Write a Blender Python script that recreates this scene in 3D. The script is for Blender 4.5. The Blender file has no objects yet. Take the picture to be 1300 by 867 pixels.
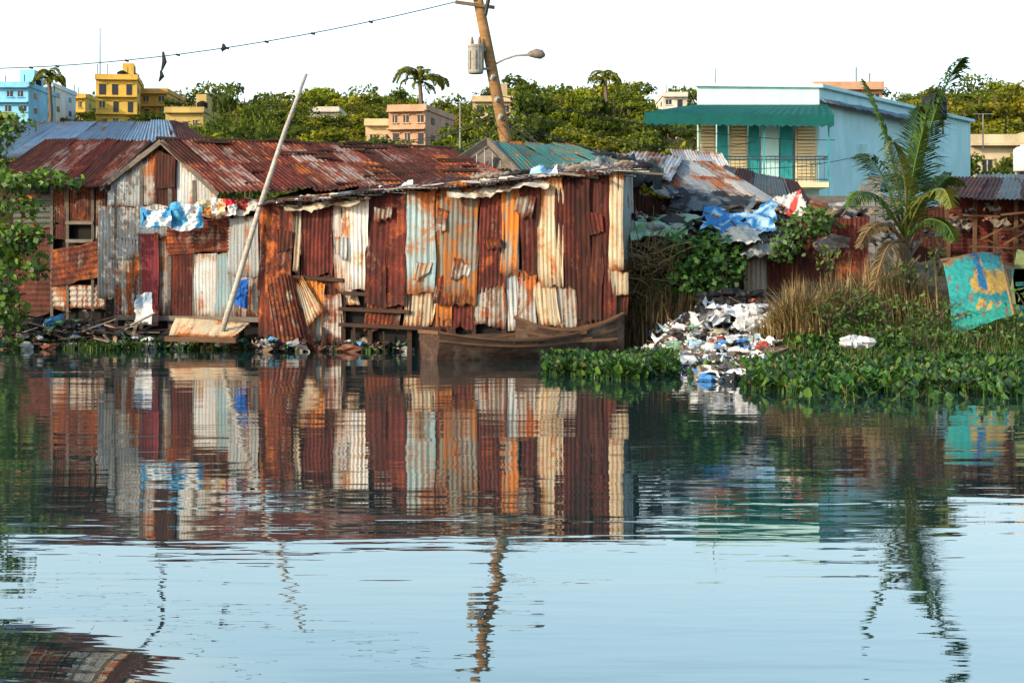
import bpy, math, random
import numpy as np
from mathutils import Vector, Matrix, noise
random.seed(7); rng=np.random.default_rng(7)
F=2170.0; CH=1.5
def P(px,py,D): return Vector(((px-650)/F*D, D, CH+(347-py)/F*D))
def X(px,D): return (px-650)/F*D
sc=bpy.context.scene
def link(o,parent=None):
    sc.collection.objects.link(o)
    if parent: o.parent=parent
    return o
def empty(name):
    return link(bpy.data.objects.new(name,None))
def sstep(a,b,x):
    t=min(1,max(0,(x-a)/(b-a))); return t*t*(3-2*t)

# ------------------------------------------------------------ node helpers
class NT:
    def __init__(s,name):
        s.m=bpy.data.materials.new(name); s.m.use_nodes=True
        s.n=s.m.node_tree.nodes; s.l=s.m.node_tree.links
        s.b=s.n['Principled BSDF']; s.out=s.n['Material Output']
    def new(s,t,**k):
        n=s.n.new(t)
        for a,v in k.items(): setattr(n,a,v)
        return n
    def put(s,inp,v):
        if isinstance(v,bpy.types.NodeSocket): s.l.new(v,inp)
        else:
            if hasattr(inp.default_value,'__len__') and len(inp.default_value)==4 and len(v)==3: v=(*v,1)
            inp.default_value=v
    def math(s,op,a,b=0.0,clamp=False):
        n=s.new('ShaderNodeMath',operation=op,use_clamp=clamp); s.put(n.inputs[0],a); s.put(n.inputs[1],b); return n.outputs[0]
    def mix(s,f,a,b,bt='MIX'):
        n=s.new('ShaderNodeMix',data_type='RGBA',blend_type=bt); s.put(n.inputs[0],f); s.put(n.inputs[6],a); s.put(n.inputs[7],b); return n.outputs[2]
    def mapr(s,v,a,b,c=0.0,d=1.0):
        n=s.new('ShaderNodeMapRange'); s.put(n.inputs[0],v)
        for i,x in enumerate((a,b,c,d)): s.put(n.inputs[i+1],x)
        return n.outputs[0]
    def noise(s,vec,scale,detail=5,rough=0.6,dist=0.0):
        n=s.new('ShaderNodeTexNoise'); s.put(n.inputs['Vector'],vec); n.inputs['Scale'].default_value=scale
        n.inputs['Detail'].default_value=detail; n.inputs['Roughness'].default_value=rough; n.inputs['Distortion'].default_value=dist
        return n.outputs[0]
    def vmul(s,vec,v):
        n=s.new('ShaderNodeVectorMath',operation='MULTIPLY'); s.put(n.inputs[0],vec); s.put(n.inputs[1],v); return n.outputs[0]
    def vadd(s,vec,v):
        n=s.new('ShaderNodeVectorMath',operation='ADD'); s.put(n.inputs[0],vec); s.put(n.inputs[1],v); return n.outputs[0]
    def obj(s): return s.new('ShaderNodeTexCoord').outputs['Object']
    def rnd(s): return s.new('ShaderNodeObjectInfo').outputs['Random']
    def bump(s,h,st,dist):
        n=s.new('ShaderNodeBump'); s.put(n.inputs['Height'],h); n.inputs['Strength'].default_value=st; n.inputs['Distance'].default_value=dist
        s.l.new(n.outputs[0],s.b.inputs['Normal'])
    def set(s,col=None,rough=None,metal=None,spec=None):
        if col is not None: s.put(s.b.inputs['Base Color'],col)
        if rough is not None: s.put(s.b.inputs['Roughness'],rough)
        if metal is not None: s.put(s.b.inputs['Metallic'],metal)
        if spec is not None: s.put(s.b.inputs['Specular IOR Level'],spec)
        return s.m

RD=(0.036,0.009,0.006); RM=(0.14,0.028,0.011); RO=(0.38,0.105,0.02)
def tin(name,base,amt,r1=RD,r2=RM,r3=RO,metal=0.15,orange=0.35):
    t=NT(name); r=t.rnd()
    u0=t.new('ShaderNodeUVMap',uv_map='SheetMetres').outputs[0]
    cx=t.new('ShaderNodeCombineXYZ'); t.put(cx.inputs[0],t.math('MULTIPLY',r,91.0)); t.put(cx.inputs[1],t.math('MULTIPLY',r,57.0)); t.put(cx.inputs[2],t.math('MULTIPLY',r,13.0))
    c=t.vadd(u0,cx.outputs[0])
    A=t.noise(t.vmul(c,(9,0.7,1)),1.0,6,0.65)
    B=t.noise(c,1.6,8,0.7,0.5)
    Cn=t.noise(t.vmul(c,(5,1.6,1)),1.3,7,0.7)
    S=t.noise(t.vmul(c,(16,0.5,1)),1.0,5,0.7)
    fine=t.noise(c,22,4,0.7)
    un=t.new('ShaderNodeUVMap',uv_map='SheetUnit'); sp=t.new('ShaderNodeSeparateXYZ'); t.l.new(un.outputs[0],sp.inputs[0])
    e=t.math('POWER',t.math('MULTIPLY',t.math('ABSOLUTE',t.math('SUBTRACT',sp.outputs[1],0.5)),2.0),5.0)
    f=t.math('ADD',t.math('ADD',t.math('MULTIPLY',A,0.45),t.math('MULTIPLY',B,0.55)),t.math('MULTIPLY',e,0.09))
    f=t.math('ADD',f,t.math('MULTIPLY',t.math('SUBTRACT',fine,0.5),0.12))
    th=0.68-0.34*amt
    k=t.mapr(f,th-0.03,th+0.04)
    k2=t.mapr(t.math('ADD',Cn,t.math('MULTIPLY',fine,0.15)),0.50,0.66)
    rust=t.mix(k2,r1,r2)
    k3=t.mapr(t.math('ADD',B,t.math('MULTIPLY',fine,0.2)),0.72-0.3*orange,0.84-0.3*orange)
    rust=t.mix(k3,rust,r3)
    tone=t.mapr(t.math('FRACT',t.math('MULTIPLY',r,7.31)),0,1,0.65,1.25)
    bb=t.mix(t.mapr(A,0.35,0.7),tuple(x*0.5 for x in base),base)
    bb=t.mix(t.mapr(fine,0.5,0.75,0,0.35),bb,tuple(min(1,x*1.5) for x in base))
    halo=t.mapr(f,th-0.12,th,0,0.65)
    bb=t.mix(halo,bb,(base[0]*0.7,base[1]*0.42,base[2]*0.22))
    col=t.mix(k,bb,rust)
    tn=t.new('ShaderNodeCombineColor'); 
    for i in range(3): t.put(tn.inputs[i],tone)
    col=t.mix(1.0,col,tn.outputs[0],'MULTIPLY')
    # dark run-off streaks and damp foot
    col=t.mix(t.mapr(S,0.54,0.68,0,0.7),col,(0.028,0.014,0.010))
    col=t.mix(t.mapr(sp.outputs[1],0.0,0.14,0.5,0.0),col,(0.03,0.02,0.014))
    t.bump(fine,0.5,0.006)
    return t.set(col,t.mapr(k,0,1,0.5,0.85),t.mapr(k,0,1,metal,0.0),0.3)
T={}
T['rust']=tin('rusted_tin',(0.36,0.33,0.31),0.74,orange=0.3)
T['dark']=tin('dark_rusted_tin',(0.16,0.10,0.08),0.86,r2=(0.08,0.021,0.012),r3=(0.18,0.05,0.018),orange=0.1)
T['orange']=tin('orange_rusted_tin',(0.34,0.38,0.37),0.58,r1=(0.06,0.013,0.006),r2=(0.24,0.055,0.012),r3=(0.54,0.17,0.025),orange=0.75)
T['red']=tin('red_rusted_tin',(0.34,0.26,0.24),0.82,r1=(0.045,0.008,0.006),r2=(0.115,0.020,0.013),r3=(0.28,0.07,0.02),orange=0.2)
T['grey']=tin('galvanised_tin',(0.50,0.54,0.56),0.26)
T['greyr']=tin('weathered_galvanised_tin',(0.40,0.43,0.44),0.50)
T['blue']=tin('bluish_galvanised_tin',(0.34,0.50,0.56),0.38,orange=0.6)
T['white']=tin('whitewashed_tin',(0.80,0.78,0.74),0.34,metal=0.0)
T['cream']=tin('cream_tin',(0.72,0.62,0.44),0.38,metal=0.0,orange=0.6)
T['crimson']=tin('crimson_tin',(0.30,0.018,0.035),0.15,metal=0.0)
T['teal']=tin('teal_tin',(0.05,0.20,0.20),0.36,metal=0.0)
T['roofblue']=tin('blue_grey_roof_tin',(0.24,0.36,0.50),0.2)
T['roofrust']=tin('rusted_roof_tin',(0.42,0.38,0.40),0.60,r1=(0.07,0.013,0.010),r2=(0.18,0.035,0.017),r3=(0.34,0.10,0.04),orange=0.25)
T['black']=tin('blackened_tin',(0.05,0.06,0.05),0.3)

def flat(name,col,rough=0.8,var=0.25,scale=3,spec=0.3,dirt=None):
    t=NT(name); o=t.obj()
    n=t.noise(o,scale,8,0.65); n2=t.noise(o,scale*9,4,0.6)
    c=t.mix(t.mapr(n,0.3,0.7),tuple(x*(1-var) for x in col),tuple(min(1,x*(1+var*0.4)) for x in col))
    if dirt: 
        n3=t.noise(t.vmul(o,(1,1,0.25)),scale*1.4,7,0.7)
        c=t.mix(t.mapr(n3,0.48,0.72,0,0.75),c,dirt)
    t.bump(n2,0.4,0.01)
    return t.set(c,rough,0,spec)
def attr(name,rough=0.8,transl=0.0,nscale=8,var=0.3,spec=0.25):
    t=NT(name); a=t.new('ShaderNodeVertexColor',layer_name='Col').outputs[0]
    n=t.noise(t.obj(),nscale,5,0.65)
    c=t.mix(1.0,a,t.mix(t.mapr(n,0.3,0.7),(1-var,)*3,(1+var*0.3,)*3),'MULTIPLY')
    t.set(c,rough,0,spec)
    if transl>0:
        tr=t.new('ShaderNodeBsdfTranslucent'); t.put(tr.inputs[0],t.mix(0.5,c,(0.30,0.32,0.02)))
        mx=t.new('ShaderNodeMixShader'); mx.inputs[0].default_value=transl
        t.l.new(t.b.outputs[0],mx.inputs[1]); t.l.new(tr.outputs[0],mx.inputs[2]); t.l.new(mx.outputs[0],t.out.inputs[0])
    return t.m
M_leaf=attr('foliage',0.7,0.22,0.6,0.35,0.1)
M_leafn=attr('near_foliage',0.5,0.12,3,0.3,0.3)
M_attr=attr('mixed_rubbish',0.6,0,9,0.35)
M_cloth=attr('cloth',0.75,0,14,0.25)
def woodm(name,col):
    t=NT(name); o=t.obj(); n=t.noise(t.vmul(o,(2,2,12)),1.5,7,0.7); n2=t.noise(o,1.7,6,0.7)
    c=t.mix(t.mapr(n,0.3,0.7),tuple(x*0.45 for x in col),col); c=t.mix(t.mapr(n2,0.45,0.7,0,0.6),c,tuple(x*0.4 for x in col))
    t.bump(n,0.5,0.01); return t.set(c,0.85,0,0.2)
W_dark=woodm('dark_wood',(0.07,0.04,0.028)); W_grey=woodm('grey_wood',(0.20,0.17,0.14)); W_brown=woodm('brown_wood',(0.17,0.09,0.05))
W_pole=woodm('pole_wood',(0.36,0.20,0.08)); W_pale=woodm('pale_pole',(0.58,0.52,0.45))
def boatm():
    t=NT('boat_wood'); o=t.obj(); n=t.noise(t.vmul(o,(1.5,6,14)),1.4,7,0.7); n2=t.noise(o,2.3,6,0.7); n3=t.noise(t.vmul(o,(1,1,6)),5,6,0.8)
    c=t.mix(t.mapr(n,0.3,0.7),(0.018,0.009,0.007),(0.085,0.042,0.025)); c=t.mix(t.mapr(n2,0.48,0.68,0,0.7),c,(0.17,0.13,0.10)); c=t.mix(t.mapr(n3,0.6,0.7,0,0.5),c,(0.25,0.2,0.15))
    t.bump(n,0.5,0.01); return t.set(c,0.6,0,0.3)
W_boat=boatm()
M_black=flat('dark_interior',(0.010,0.009,0.008),0.95)  # near-black colour stands for unlit shack insides; also used on roof tanks and rods
M_metal=flat('grey_metal',(0.28,0.28,0.28),0.5,0.3)
M_wire=flat('black_cable',(0.02,0.02,0.02),0.6)

# ------------------------------------------------------------ mesh builder
class MB:
    def __init__(s): s.V=[];s.F=[];s.C=[];s.M=[]
    def add(s,v,f,col=(0.5,0.5,0.5),mat=0):
        b=len(s.V); s.V.extend([tuple(x) for x in v]); s.F.extend([tuple(i+b for i in q) for q in f])
        if len(col)==3 and not hasattr(col[0],'__len__'): s.C.extend([tuple(col)]*len(v))
        else: s.C.extend([tuple(c) for c in col])
        s.M.extend([mat]*len(f))
    def box(s,c,sz,col=(0.5,)*3,mat=0,R=None):
        c=Vector(c); hx,hy,hz=[a/2 for a in sz]
        vs=[Vector((x,y,z)) for x in(-hx,hx) for y in(-hy,hy) for z in(-hz,hz)]
        if R is not None: vs=[R@v for v in vs]
        s.add([v+c for v in vs],[(0,1,3,2),(4,6,7,5),(0,4,5,1),(2,3,7,6),(0,2,6,4),(1,5,7,3)],col,mat)
    def beam(s,a,b,w,h,col=(0.5,)*3,mat=0,up=Vector((0,0,1))):
        a=Vector(a);b=Vector(b); d=(b-a); L=d.length; d.normalize()
        if abs(d.dot(up))>0.95: up=Vector((0,1,0))
        x=d.cross(up).normalized(); z=x.cross(d)
        R=Matrix((x,d,z)).transposed(); s.box((a+b)/2,(w,L,h),col,mat,R)
    def tube(s,pts,rad,n=8,col=(0.5,)*3,mat=0,cap=True):
        pts=[Vector(p) for p in pts]; 
        if not hasattr(rad,'__len__'): rad=[rad]*len(pts)
        vs=[];fs=[]
        for i,p in enumerate(pts):
            d=(pts[min(i+1,len(pts)-1)]-pts[max(i-1,0)]).normalized()
            u=Vector((0,0,1)) if abs(d.z)<0.9 else Vector((0,1,0))
            x=d.cross(u).normalized(); y=x.cross(d)
            for k in range(n):
                a=2*math.pi*k/n; vs.append(p+(x*math.cos(a)+y*math.sin(a))*rad[i])
        for i in range(len(pts)-1):
            for k in range(n): fs.append((i*n+k,i*n+(k+1)%n,(i+1)*n+(k+1)%n,(i+1)*n+k))
        if cap: fs.append(tuple(range(n))[::-1]); fs.append(tuple((len(pts)-1)*n+k for k in range(n)))
        s.add(vs,fs,col,mat)
    def leaves(s,C,size,cols,upb=0.0,asp=0.55,mat=0,nrm=None):
        C=np.asarray(C,float); n=len(C)
        N=rng.normal(size=(n,3)); 
        if nrm is not None: N=N*0.6+nrm
        N[:,2]+=upb; N/=np.linalg.norm(N,axis=1)[:,None]+1e-9
        R=rng.normal(size=(n,3)); U=np.cross(N,R); U/=np.linalg.norm(U,axis=1)[:,None]+1e-9
        W=np.cross(N,U); sz=np.asarray(size)*rng.uniform(0.6,1.35,n)
        sz=sz[:,None]; 
        v=np.stack([C-U*sz,C-W*sz*asp,C+U*sz,C+W*sz*asp],1).reshape(-1,3)
        s.add(v.tolist(),(np.arange(n*4).reshape(-1,4)).tolist(),np.repeat(cols,4,0).tolist(),mat)
    def obj(s,name,mats,parent=None,smooth=False):
        m=bpy.data.meshes.new(name); m.from_pydata(s.V,[],s.F); 
        ca=m.color_attributes.new('Col','FLOAT_COLOR','POINT')
        c=np.ones((len(s.V),4),np.float32); c[:,:3]=np.array(s.C,np.float32).reshape(-1,3); ca.data.foreach_set('color',c.ravel())
        for x in mats: m.materials.append(x)
        m.polygons.foreach_set('material_index',np.array(s.M,np.int32))
        if smooth: m.polygons.foreach_set('use_smooth',np.ones(len(s.F),bool))
        m.update(); return link(bpy.data.objects.new(name,m),parent)

SEED=[0]
def sheet(parent,bl,br,tr,tl,mat,corr='v',wl=0.085,amp=0.013,rag=0.05,bend=0.05,name='tin_sheet'):
    SEED[0]+=1; sd=SEED[0]*3.7
    bl,br,tr,tl=[Vector(p) for p in (bl,br,tr,tl)]
    Wd=(br-bl).length; H=(tl-bl).length; nn=(br-bl).cross(tl-bl).normalized()
    if corr=='v': nu=max(3,int(Wd/wl*5)); nv=max(5,int(H/0.3))
    else: nv=max(3,int(H/wl*5)); nu=max(5,int(Wd/0.3))
    nu=min(nu,700); nv=min(nv,300)
    V=[];UV=[];UN=[]
    for j in range(nv+1):
        v=j/nv
        for i in range(nu+1):
            u=i/nu
            p=bl.lerp(br,u).lerp(tl.lerp(tr,u),v)
            ph=(u*Wd if corr=='v' else v*H)*2*math.pi/wl
            d=amp*math.sin(ph+sd)+bend*noise.noise((u*Wd*1.3+sd,v*H*0.9,sd))
            p=p+nn*d
            if rag:
                e=rag*(2.0*noise.noise((u*Wd*2.2+sd,7.1,v))+0.8*noise.noise((u*Wd*9+sd,3.1,v)))
                if j==0: p=p+(tl-bl).normalized()*(e)
                if j==nv: p=p+(tl-bl).normalized()*(e*0.7)
                if i==0 or i==nu: p=p+(br-bl).normalized()*(rag*0.8*noise.noise((v*H*1.7,sd,i)))
            V.append(p); UV.append((u*Wd,v*H)); UN.append((u,v))
    Fc=[]
    for j in range(nv):
        for i in range(nu):
            a=j*(nu+1)+i; Fc.append((a,a+1,a+nu+2,a+nu+1))
    m=bpy.data.meshes.new(name); m.from_pydata(V,[],Fc)
    l=np.empty(len(m.loops),np.int32); m.loops.foreach_get('vertex_index',l)
    for nm,arr in (('SheetMetres',UV),('SheetUnit',UN)):
        lay=m.uv_layers.new(name=nm); lay.data.foreach_set('uv',np.array(arr,np.float32)[l].ravel())
    m.polygons.foreach_set('use_smooth',np.ones(len(Fc),bool))
    m.materials.append(mat); return link(bpy.data.objects.new(name,m),parent)

def roof(parent,el,er,rr,rl,n,mats,name='roof_sheet',rows=1,bend=0.03,rag=0.06,amp=0.016,wl=0.09):
    el,er,rr,rl=[Vector(p) for p in (el,er,rr,rl)]
    nn=(er-el).cross(rl-el).normalized()
    if nn.z<0: nn=-nn
    for r in range(rows):
        for i in range(n):
            u0=max(0,i/n-0.01); u1=min(1,(i+1)/n+0.012); v0=r/rows; v1=min(1,(r+1)/rows+0.04)
            q=lambda u,v: el.lerp(er,u).lerp(rl.lerp(rr,u),v)
            lift=nn*(0.012*(i%2)+0.02*(rows-r)+random.uniform(0,0.02)); j=(rl-el).normalized()*random.uniform(-0.08,0.04)
            mat=T[random.choice(mats)] 
            sheet(parent,q(u0,v0)+lift+j*(1 if r==0 else 0.3),q(u1,v0)+lift+j*(1 if r==0 else .3),q(u1,v1)+lift,q(u0,v1)+lift,mat,'v',wl=wl,amp=amp,rag=rag,bend=bend,name=name)

def cloth(name,pts,col,parent=None,amp=0.10,col2=None,nsc=3.0,n=26,thr=0.0,droop=0.0):
    SEED[0]+=1; sd=SEED[0]*1.9
    bl,br,tr,tl=[Vector(p) for p in pts]; nn=(br-bl).cross(tl-bl).normalized(); Wd=(br-bl).length;H=(tl-bl).length
    mb=MB(); V=[];C=[]
    for j in range(n+1):
        for i in range(n+1):
            u=i/n;v=j/n; p=bl.lerp(br,u).lerp(tl.lerp(tr,u),v)
            k=noise.fractal((u*Wd*nsc+sd,v*H*nsc,sd),0.6,2.2,4); k2=noise.noise((u*Wd*2+sd,v*H*2,sd+9))
            p=p+nn*amp*k+Vector((0,0,-droop*math.sin(math.pi*u)))
            if i in(0,n): p+= (br-bl).normalized()*0.15*k2
            if j in(0,n): p+= (tl-bl).normalized()*0.18*k2
            V.append(p); q=noise.noise((u*Wd*3.1+sd,v*H*3.1,sd+4))
            C.append(col2 if (col2 and q>thr) else col)
    mb.add(V,[(j*(n+1)+i,j*(n+1)+i+1,(j+1)*(n+1)+i+1,(j+1)*(n+1)+i) for j in range(n) for i in range(n)],C)
    return mb.obj(name,[M_cloth],parent,True)

# ------------------------------------------------------------ terrain & water
def edge(x):
    if x<-5: return 34.6
    if x<-4: return 34.6+(x+5)*-1.6
    if x<1.9: return 33.0
    if x<4.2: return 33.0-(x-1.9)*2.6
    return 27.0+min(1.5,(x-4.2)*0.4)
def hz(x,y):
    e=edge(x); d=y-e
    z=-0.7+0.95*sstep(-1.2,1.3,d)
    z+=0.5*sstep(2.5,6,x)*sstep(0,6,d)
    z+=0.012*max(0,d)+ 0.8*sstep(5,25,d)
    z+=12.5*sstep(30,150,d)
    if y>60: z+=1.8*noise.noise((x*0.02,y*0.02,3.1))*sstep(60,120,y)
    z+=0.08*noise.noise((x*0.9,y*0.9,0.3))
    return z
xs=sorted(set([round(v,2) for v in list(np.arange(-20,20.1,0.5))+list(np.arange(-140,141,6))+[-3000,-1500,-700,-400,-250,250,400,700,1500,3000]]))
ys=sorted(set([round(v,2) for v in list(np.arange(22,44,0.4))+list(np.arange(44,80,2))+list(np.arange(80,320,8))+[-3000,-800,-200,-50,0,12,400,600,1000,2000,4000]]))
mb=MB(); nx=len(xs)
mb.add([(x,y,hz(x,y)) for y in ys for x in xs],[(j*nx+i,j*nx+i+1,(j+1)*nx+i+1,(j+1)*nx+i) for j in range(len(ys)-1) for i in range(nx-1)])
t=NT('ground_earth'); o=t.obj(); n=t.noise(o,0.8,8,0.7); n2=t.noise(o,5,6,0.7)
c=t.mix(t.mapr(n,0.35,0.65),(0.035,0.024,0.014),(0.10,0.075,0.045)); c=t.mix(t.mapr(n2,0.5,0.62,0,0.8),c,(0.04,0.065,0.016))
t.bump(n2,0.8,0.05); mb.obj('ground',[t.set(c,0.95,0,0.15)],None,True)

xw=sorted(set([round(v,3) for v in list(np.arange(-5,-0.2,0.06))+[-4000,-500,-100,-50,-20,-10,0.5,2,5,10,20,50,100,500,4000]]))
yw=sorted(set([round(v,3) for v in list(np.arange(3.8,8.2,0.06))+[-4000,-500,-100,-20,0,2,10,15,20,25,30,35,38,41]]))
def wz(x,y):
    fx=1-sstep(-2.1,-0.8,x+0.35*(y-6.6))
    if y<4.0 or y>7.5 : return 0
    if y<5.5: a=(1-math.cos(math.pi*(y-4.0)/1.5))/2
    else: a=(1+math.cos(math.pi*(y-5.5)/2.0))/2
    return 0.098*a*fx*(1 if x>-4 else max(0,5+x))
mb=MB(); nx=len(xw)
mb.add([(x,y,wz(x,y)) for y in yw for x in xw],[(j*nx+i,j*nx+i+1,(j+1)*nx+i+1,(j+1)*nx+i) for j in range(len(yw)-1) for i in range(nx-1)])
t=NT('murky_water'); o=t.obj()
a=t.noise(t.vmul(o,(0.55,1.9,1)),1.0,2,0.5,0.3); b=t.noise(t.vmul(o,(2.0,6.5,1)),1.0,2,0.5); cc=t.noise(t.vmul(o,(0.16,0.5,1)),1.0,1,0.5)
h=t.math('ADD',t.math('ADD',t.math('MULTIPLY',a,0.0048),t.math('MULTIPLY',b,0.0011)),t.math('MULTIPLY',cc,0.012))
t.bump(h,1.0,1.0)
t.b.inputs['IOR'].default_value=2.0
t.set((0.010,0.030,0.032),0.01,0,0.5)
mb.obj('water',[t.m],None,True)

# ------------------------------------------------------------ main tin shack on the water
def wallD(p0,d0,p1,d1):
    return lambda px: d0+(px-p0)/(p1-p0)*(d1-d0)
def panel(parent,Df,x0,x1,yt0,yt1,yb0,yb1,mat,off=0.0,corr='v',skew=0,**k):
    D0=Df(x0)-off; D1=Df(x1)-off
    sheet(parent,P(x0+skew,yb0,D0),P(x1+skew,yb1,D1),P(x1,yt1,D1),P(x0,yt0,D0),T[mat],corr,**k)
S=empty('rusted_tin_shack'); Dm=wallD(330,33.4,790,31.5)
def top(px): return 263-(px-330)*(43/460)
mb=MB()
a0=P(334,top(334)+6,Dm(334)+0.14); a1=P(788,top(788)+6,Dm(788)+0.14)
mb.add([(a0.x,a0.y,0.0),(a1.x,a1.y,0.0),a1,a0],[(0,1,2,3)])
mb.obj('gap_shade_backing',[M_black],S)  # added black sheet behind the tin: interior shade put in as colour
mats_main=[(330,374,'rust',432,0.10),(384,424,'red',352,0.06),(372,386,'greyr',330,0.03),(421,443,'white',372,0.08),(441,468,'white',370,0.09),(465,492,'red',392,0.05),(490,516,'red',390,0.06),(515,551,'blue',374,0.09),
 (549,575,'orange',412,0.05),(566,609,'orange',384,0.09),(607,641,'red',366,0.07),(638,662,'orange',350,0.05),(660,684,'red',350,0.07),(681,714,'cream',366,0.10),(705,737,'red',362,0.05),(730,750,'dark',412,0.08),(747,768,'dark',405,0.06),(760,786,'red',414,0.05)]
for x0,x1,m,yb,off in mats_main:
    panel(S,Dm,x0,x1,top(x0)-4+random.uniform(-3,3),top(x1)-4,yb+random.uniform(-4,4),yb+random.uniform(-4,4),m,off,skew=random.uniform(-5,5),wl=random.choice((0.08,0.1,0.12)),rag=.09,bend=.07)
for x0,x1,yt,yb,m,off in [(340,378,350,432,'rust',0.02),(374,412,355,436,'orange',0.06),(378,436,350,385,'dark',-0.02),(396,434,372,438,'greyr',0.03),(420,452,366,384,'cream',0.0),(514,552,370,416,'cream',0.02),(549,578,404,432,'dark',0.0),
   (602,642,362,416,'greyr',0.03),(640,661,344,420,'grey',0.02),(659,681,346,418,'greyr',0.04),(679,707,362,416,'cream',0.04),(703,742,360,420,'greyr',0.02),(738,800,345,418,'dark',0.0),(466,512,388,420,'rust',0.0),(575,606,380,425,'red',0.0),(552,600,352,385,'rust',0.11)]:
    panel(S,Dm,x0,x1,yt,yt+random.uniform(-3,3),yb,yb+random.uniform(-3,3),m,off,skew=random.uniform(-5,5),rag=.10,bend=.07)
for x0,x1,yt,yb,m in [(474,500,262,280,'greyr'),(612,636,300,318,'rust'),(655,680,252,270,'greyr'),(352,372,292,318,'dark'),(575,598,330,352,'greyr'),(742,762,268,295,'red'),(424,440,300,326,'grey'),(528,545,330,352,'orange'),(556,570,262,300,'greyr')]:
    panel(S,Dm,x0,x1,yt,yt+4,yb,yb+random.uniform(-5,5),m,0.14,skew=random.uniform(-5,5),rag=.12)
sheet(S,P(346,430,32.6),P(398,436,32.9),P(376,350,33.1),P(338,352,33.0),T['rust'],rag=0.1,bend=0.2)
sheet(S,P(378,432,32.75),P(410,392,32.9),P(384,352,33.0),P(372,360,33.0),T['cream'],rag=0.08,bend=0.12)
sheet(S,P(372,345,33.0),P(380,345,33.0),P(384,270,33.1),P(376,268,33.1),T['cream'],rag=0.08,bend=0.12)
panel(S,Dm,773,791,top(773)-2,top(790)-2,345,345,'cream',0.12); panel(S,Dm,777,797,345,345,374,374,'cream',0.13)
Ds=wallD(786,31.5,806,35)
panel(S,Ds,787,804,219,216,346,344,'blue',0.02,wl=0.25,amp=0.03); panel(S,Ds,787,806,340,338,418,405,'dark',0.0)
mb=MB()
for px in (378,436,470,520,552,602,640,681,742,786):
    D=Dm(px)+0.02; a=P(px,0,D); mb.beam((a.x,a.y,-0.5),(a.x,a.y,P(px,top(px)+10,D).z),0.09,0.09)
for (x0,y0,x1,y1,off) in ((430,412,560,418,0.12),(430,392,520,396,0.10),(560,428,790,420,0.05),(372,352,436,356,0.09),(436,372,470,374,0.08)):
    mb.beam(P(x0,y0,Dm(x0)-off),P(x1,y1,Dm(x1)-off),0.05,0.07)
for i in range(34):
    px=random.uniform(340,780); D=Dm(px)-random.uniform(0.05,0.35); a=P(px,0,D)
    mb.beam((a.x,a.y,-0.4),(a.x+random.uniform(-.1,.1),a.y,random.uniform(0.1,0.5)),random.uniform(.03,.07),0.04)
mb.obj('timber_frame',[W_dark],S)
fl=P(326,262,Dm(330)-0.35); fr=P(800,219,Dm(790)-0.35)
bl_=P(392,238,36.2); br_=P(815,206,36.0)
roof(S,fl,fr,br_,bl_,12,['greyr','grey','dark','rust','black','roofrust'],rag=0.14,bend=0.08)
panel(S,lambda p:36.2,392,812,242,212,330,330,'dark',0)
a=P(330,262,33.4); b=P(392,240,36.2)
sheet(S,(b.x,b.y,0),(a.x,a.y,0),a,b,T['rust'])
mb=MB(); cols=[(0.02,0.02,0.02),(0.25,0.2,0.15),(0.5,0.45,0.4),(0.12,0.05,0.03),(0.06,0.04,0.03),(0.35,0.32,0.3)]
for i in range(190):
    px=random.uniform(330,800); D=Dm(px)-random.uniform(-0.9,0.35); p=P(px,top(px)-2,D)+Vector((0,0,random.uniform(-0.02,0.10)))
    L=random.uniform(0.15,0.9); an=random.uniform(-0.35,0.35); mb.beam(p,p+Vector((L*math.cos(an),random.uniform(-.3,.3),L*math.sin(an)*0.35)),random.uniform(.02,.22),random.uniform(.012,.04),random.choice(cols))
for i in range(12):
    px=random.uniform(600,830); D=Dm(min(px,790))+random.uniform(0.6,2.5); p=P(px,top(px)-12,D); r=random.uniform(.08,.18)
    mb.tube([p+Vector((math.cos(a)*r*1.3,math.sin(a)*r,0.03*math.sin(a*3))) for a in np.linspace(0,6.1,12)],r*0.3,6,random.choice(cols[:2]))
mb.obj('roof_junk',[M_attr],S)
cloth('white_cloth',[P(572,250,32.0),P(700,234,31.6),P(700,224,32.2),P(572,238,32.5)],(0.6,0.55,0.47),S,0.12,(0.2,0.15,0.12),thr=0.1)
cloth('pale_cloth',[P(360,270,32.9),P(470,254,32.5),P(470,244,33.2),P(362,254,33.4)],(0.5,0.42,0.3),S,0.10,(0.12,0.07,0.05),thr=0.15)
cloth('pink_cloth',[P(470,240,33.6),P(520,236,33.5),P(520,232,34),P(470,236,34)],(0.6,0.25,0.3),S,0.1,(0.6,0.6,0.6))
cloth('blue_bag',[P(676,228,32.6),P(706,226,32.6),P(706,212,33),P(680,214,33)],(0.25,0.5,0.75),S,0.16,(0.7,0.75,0.8))
cloth('grey_tarp',[P(700,224,32.6),P(770,220,32.4),P(775,206,34),P(705,210,34)],(0.08,0.09,0.09),S,0.16,(0.3,0.3,0.28),thr=.2)

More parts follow.
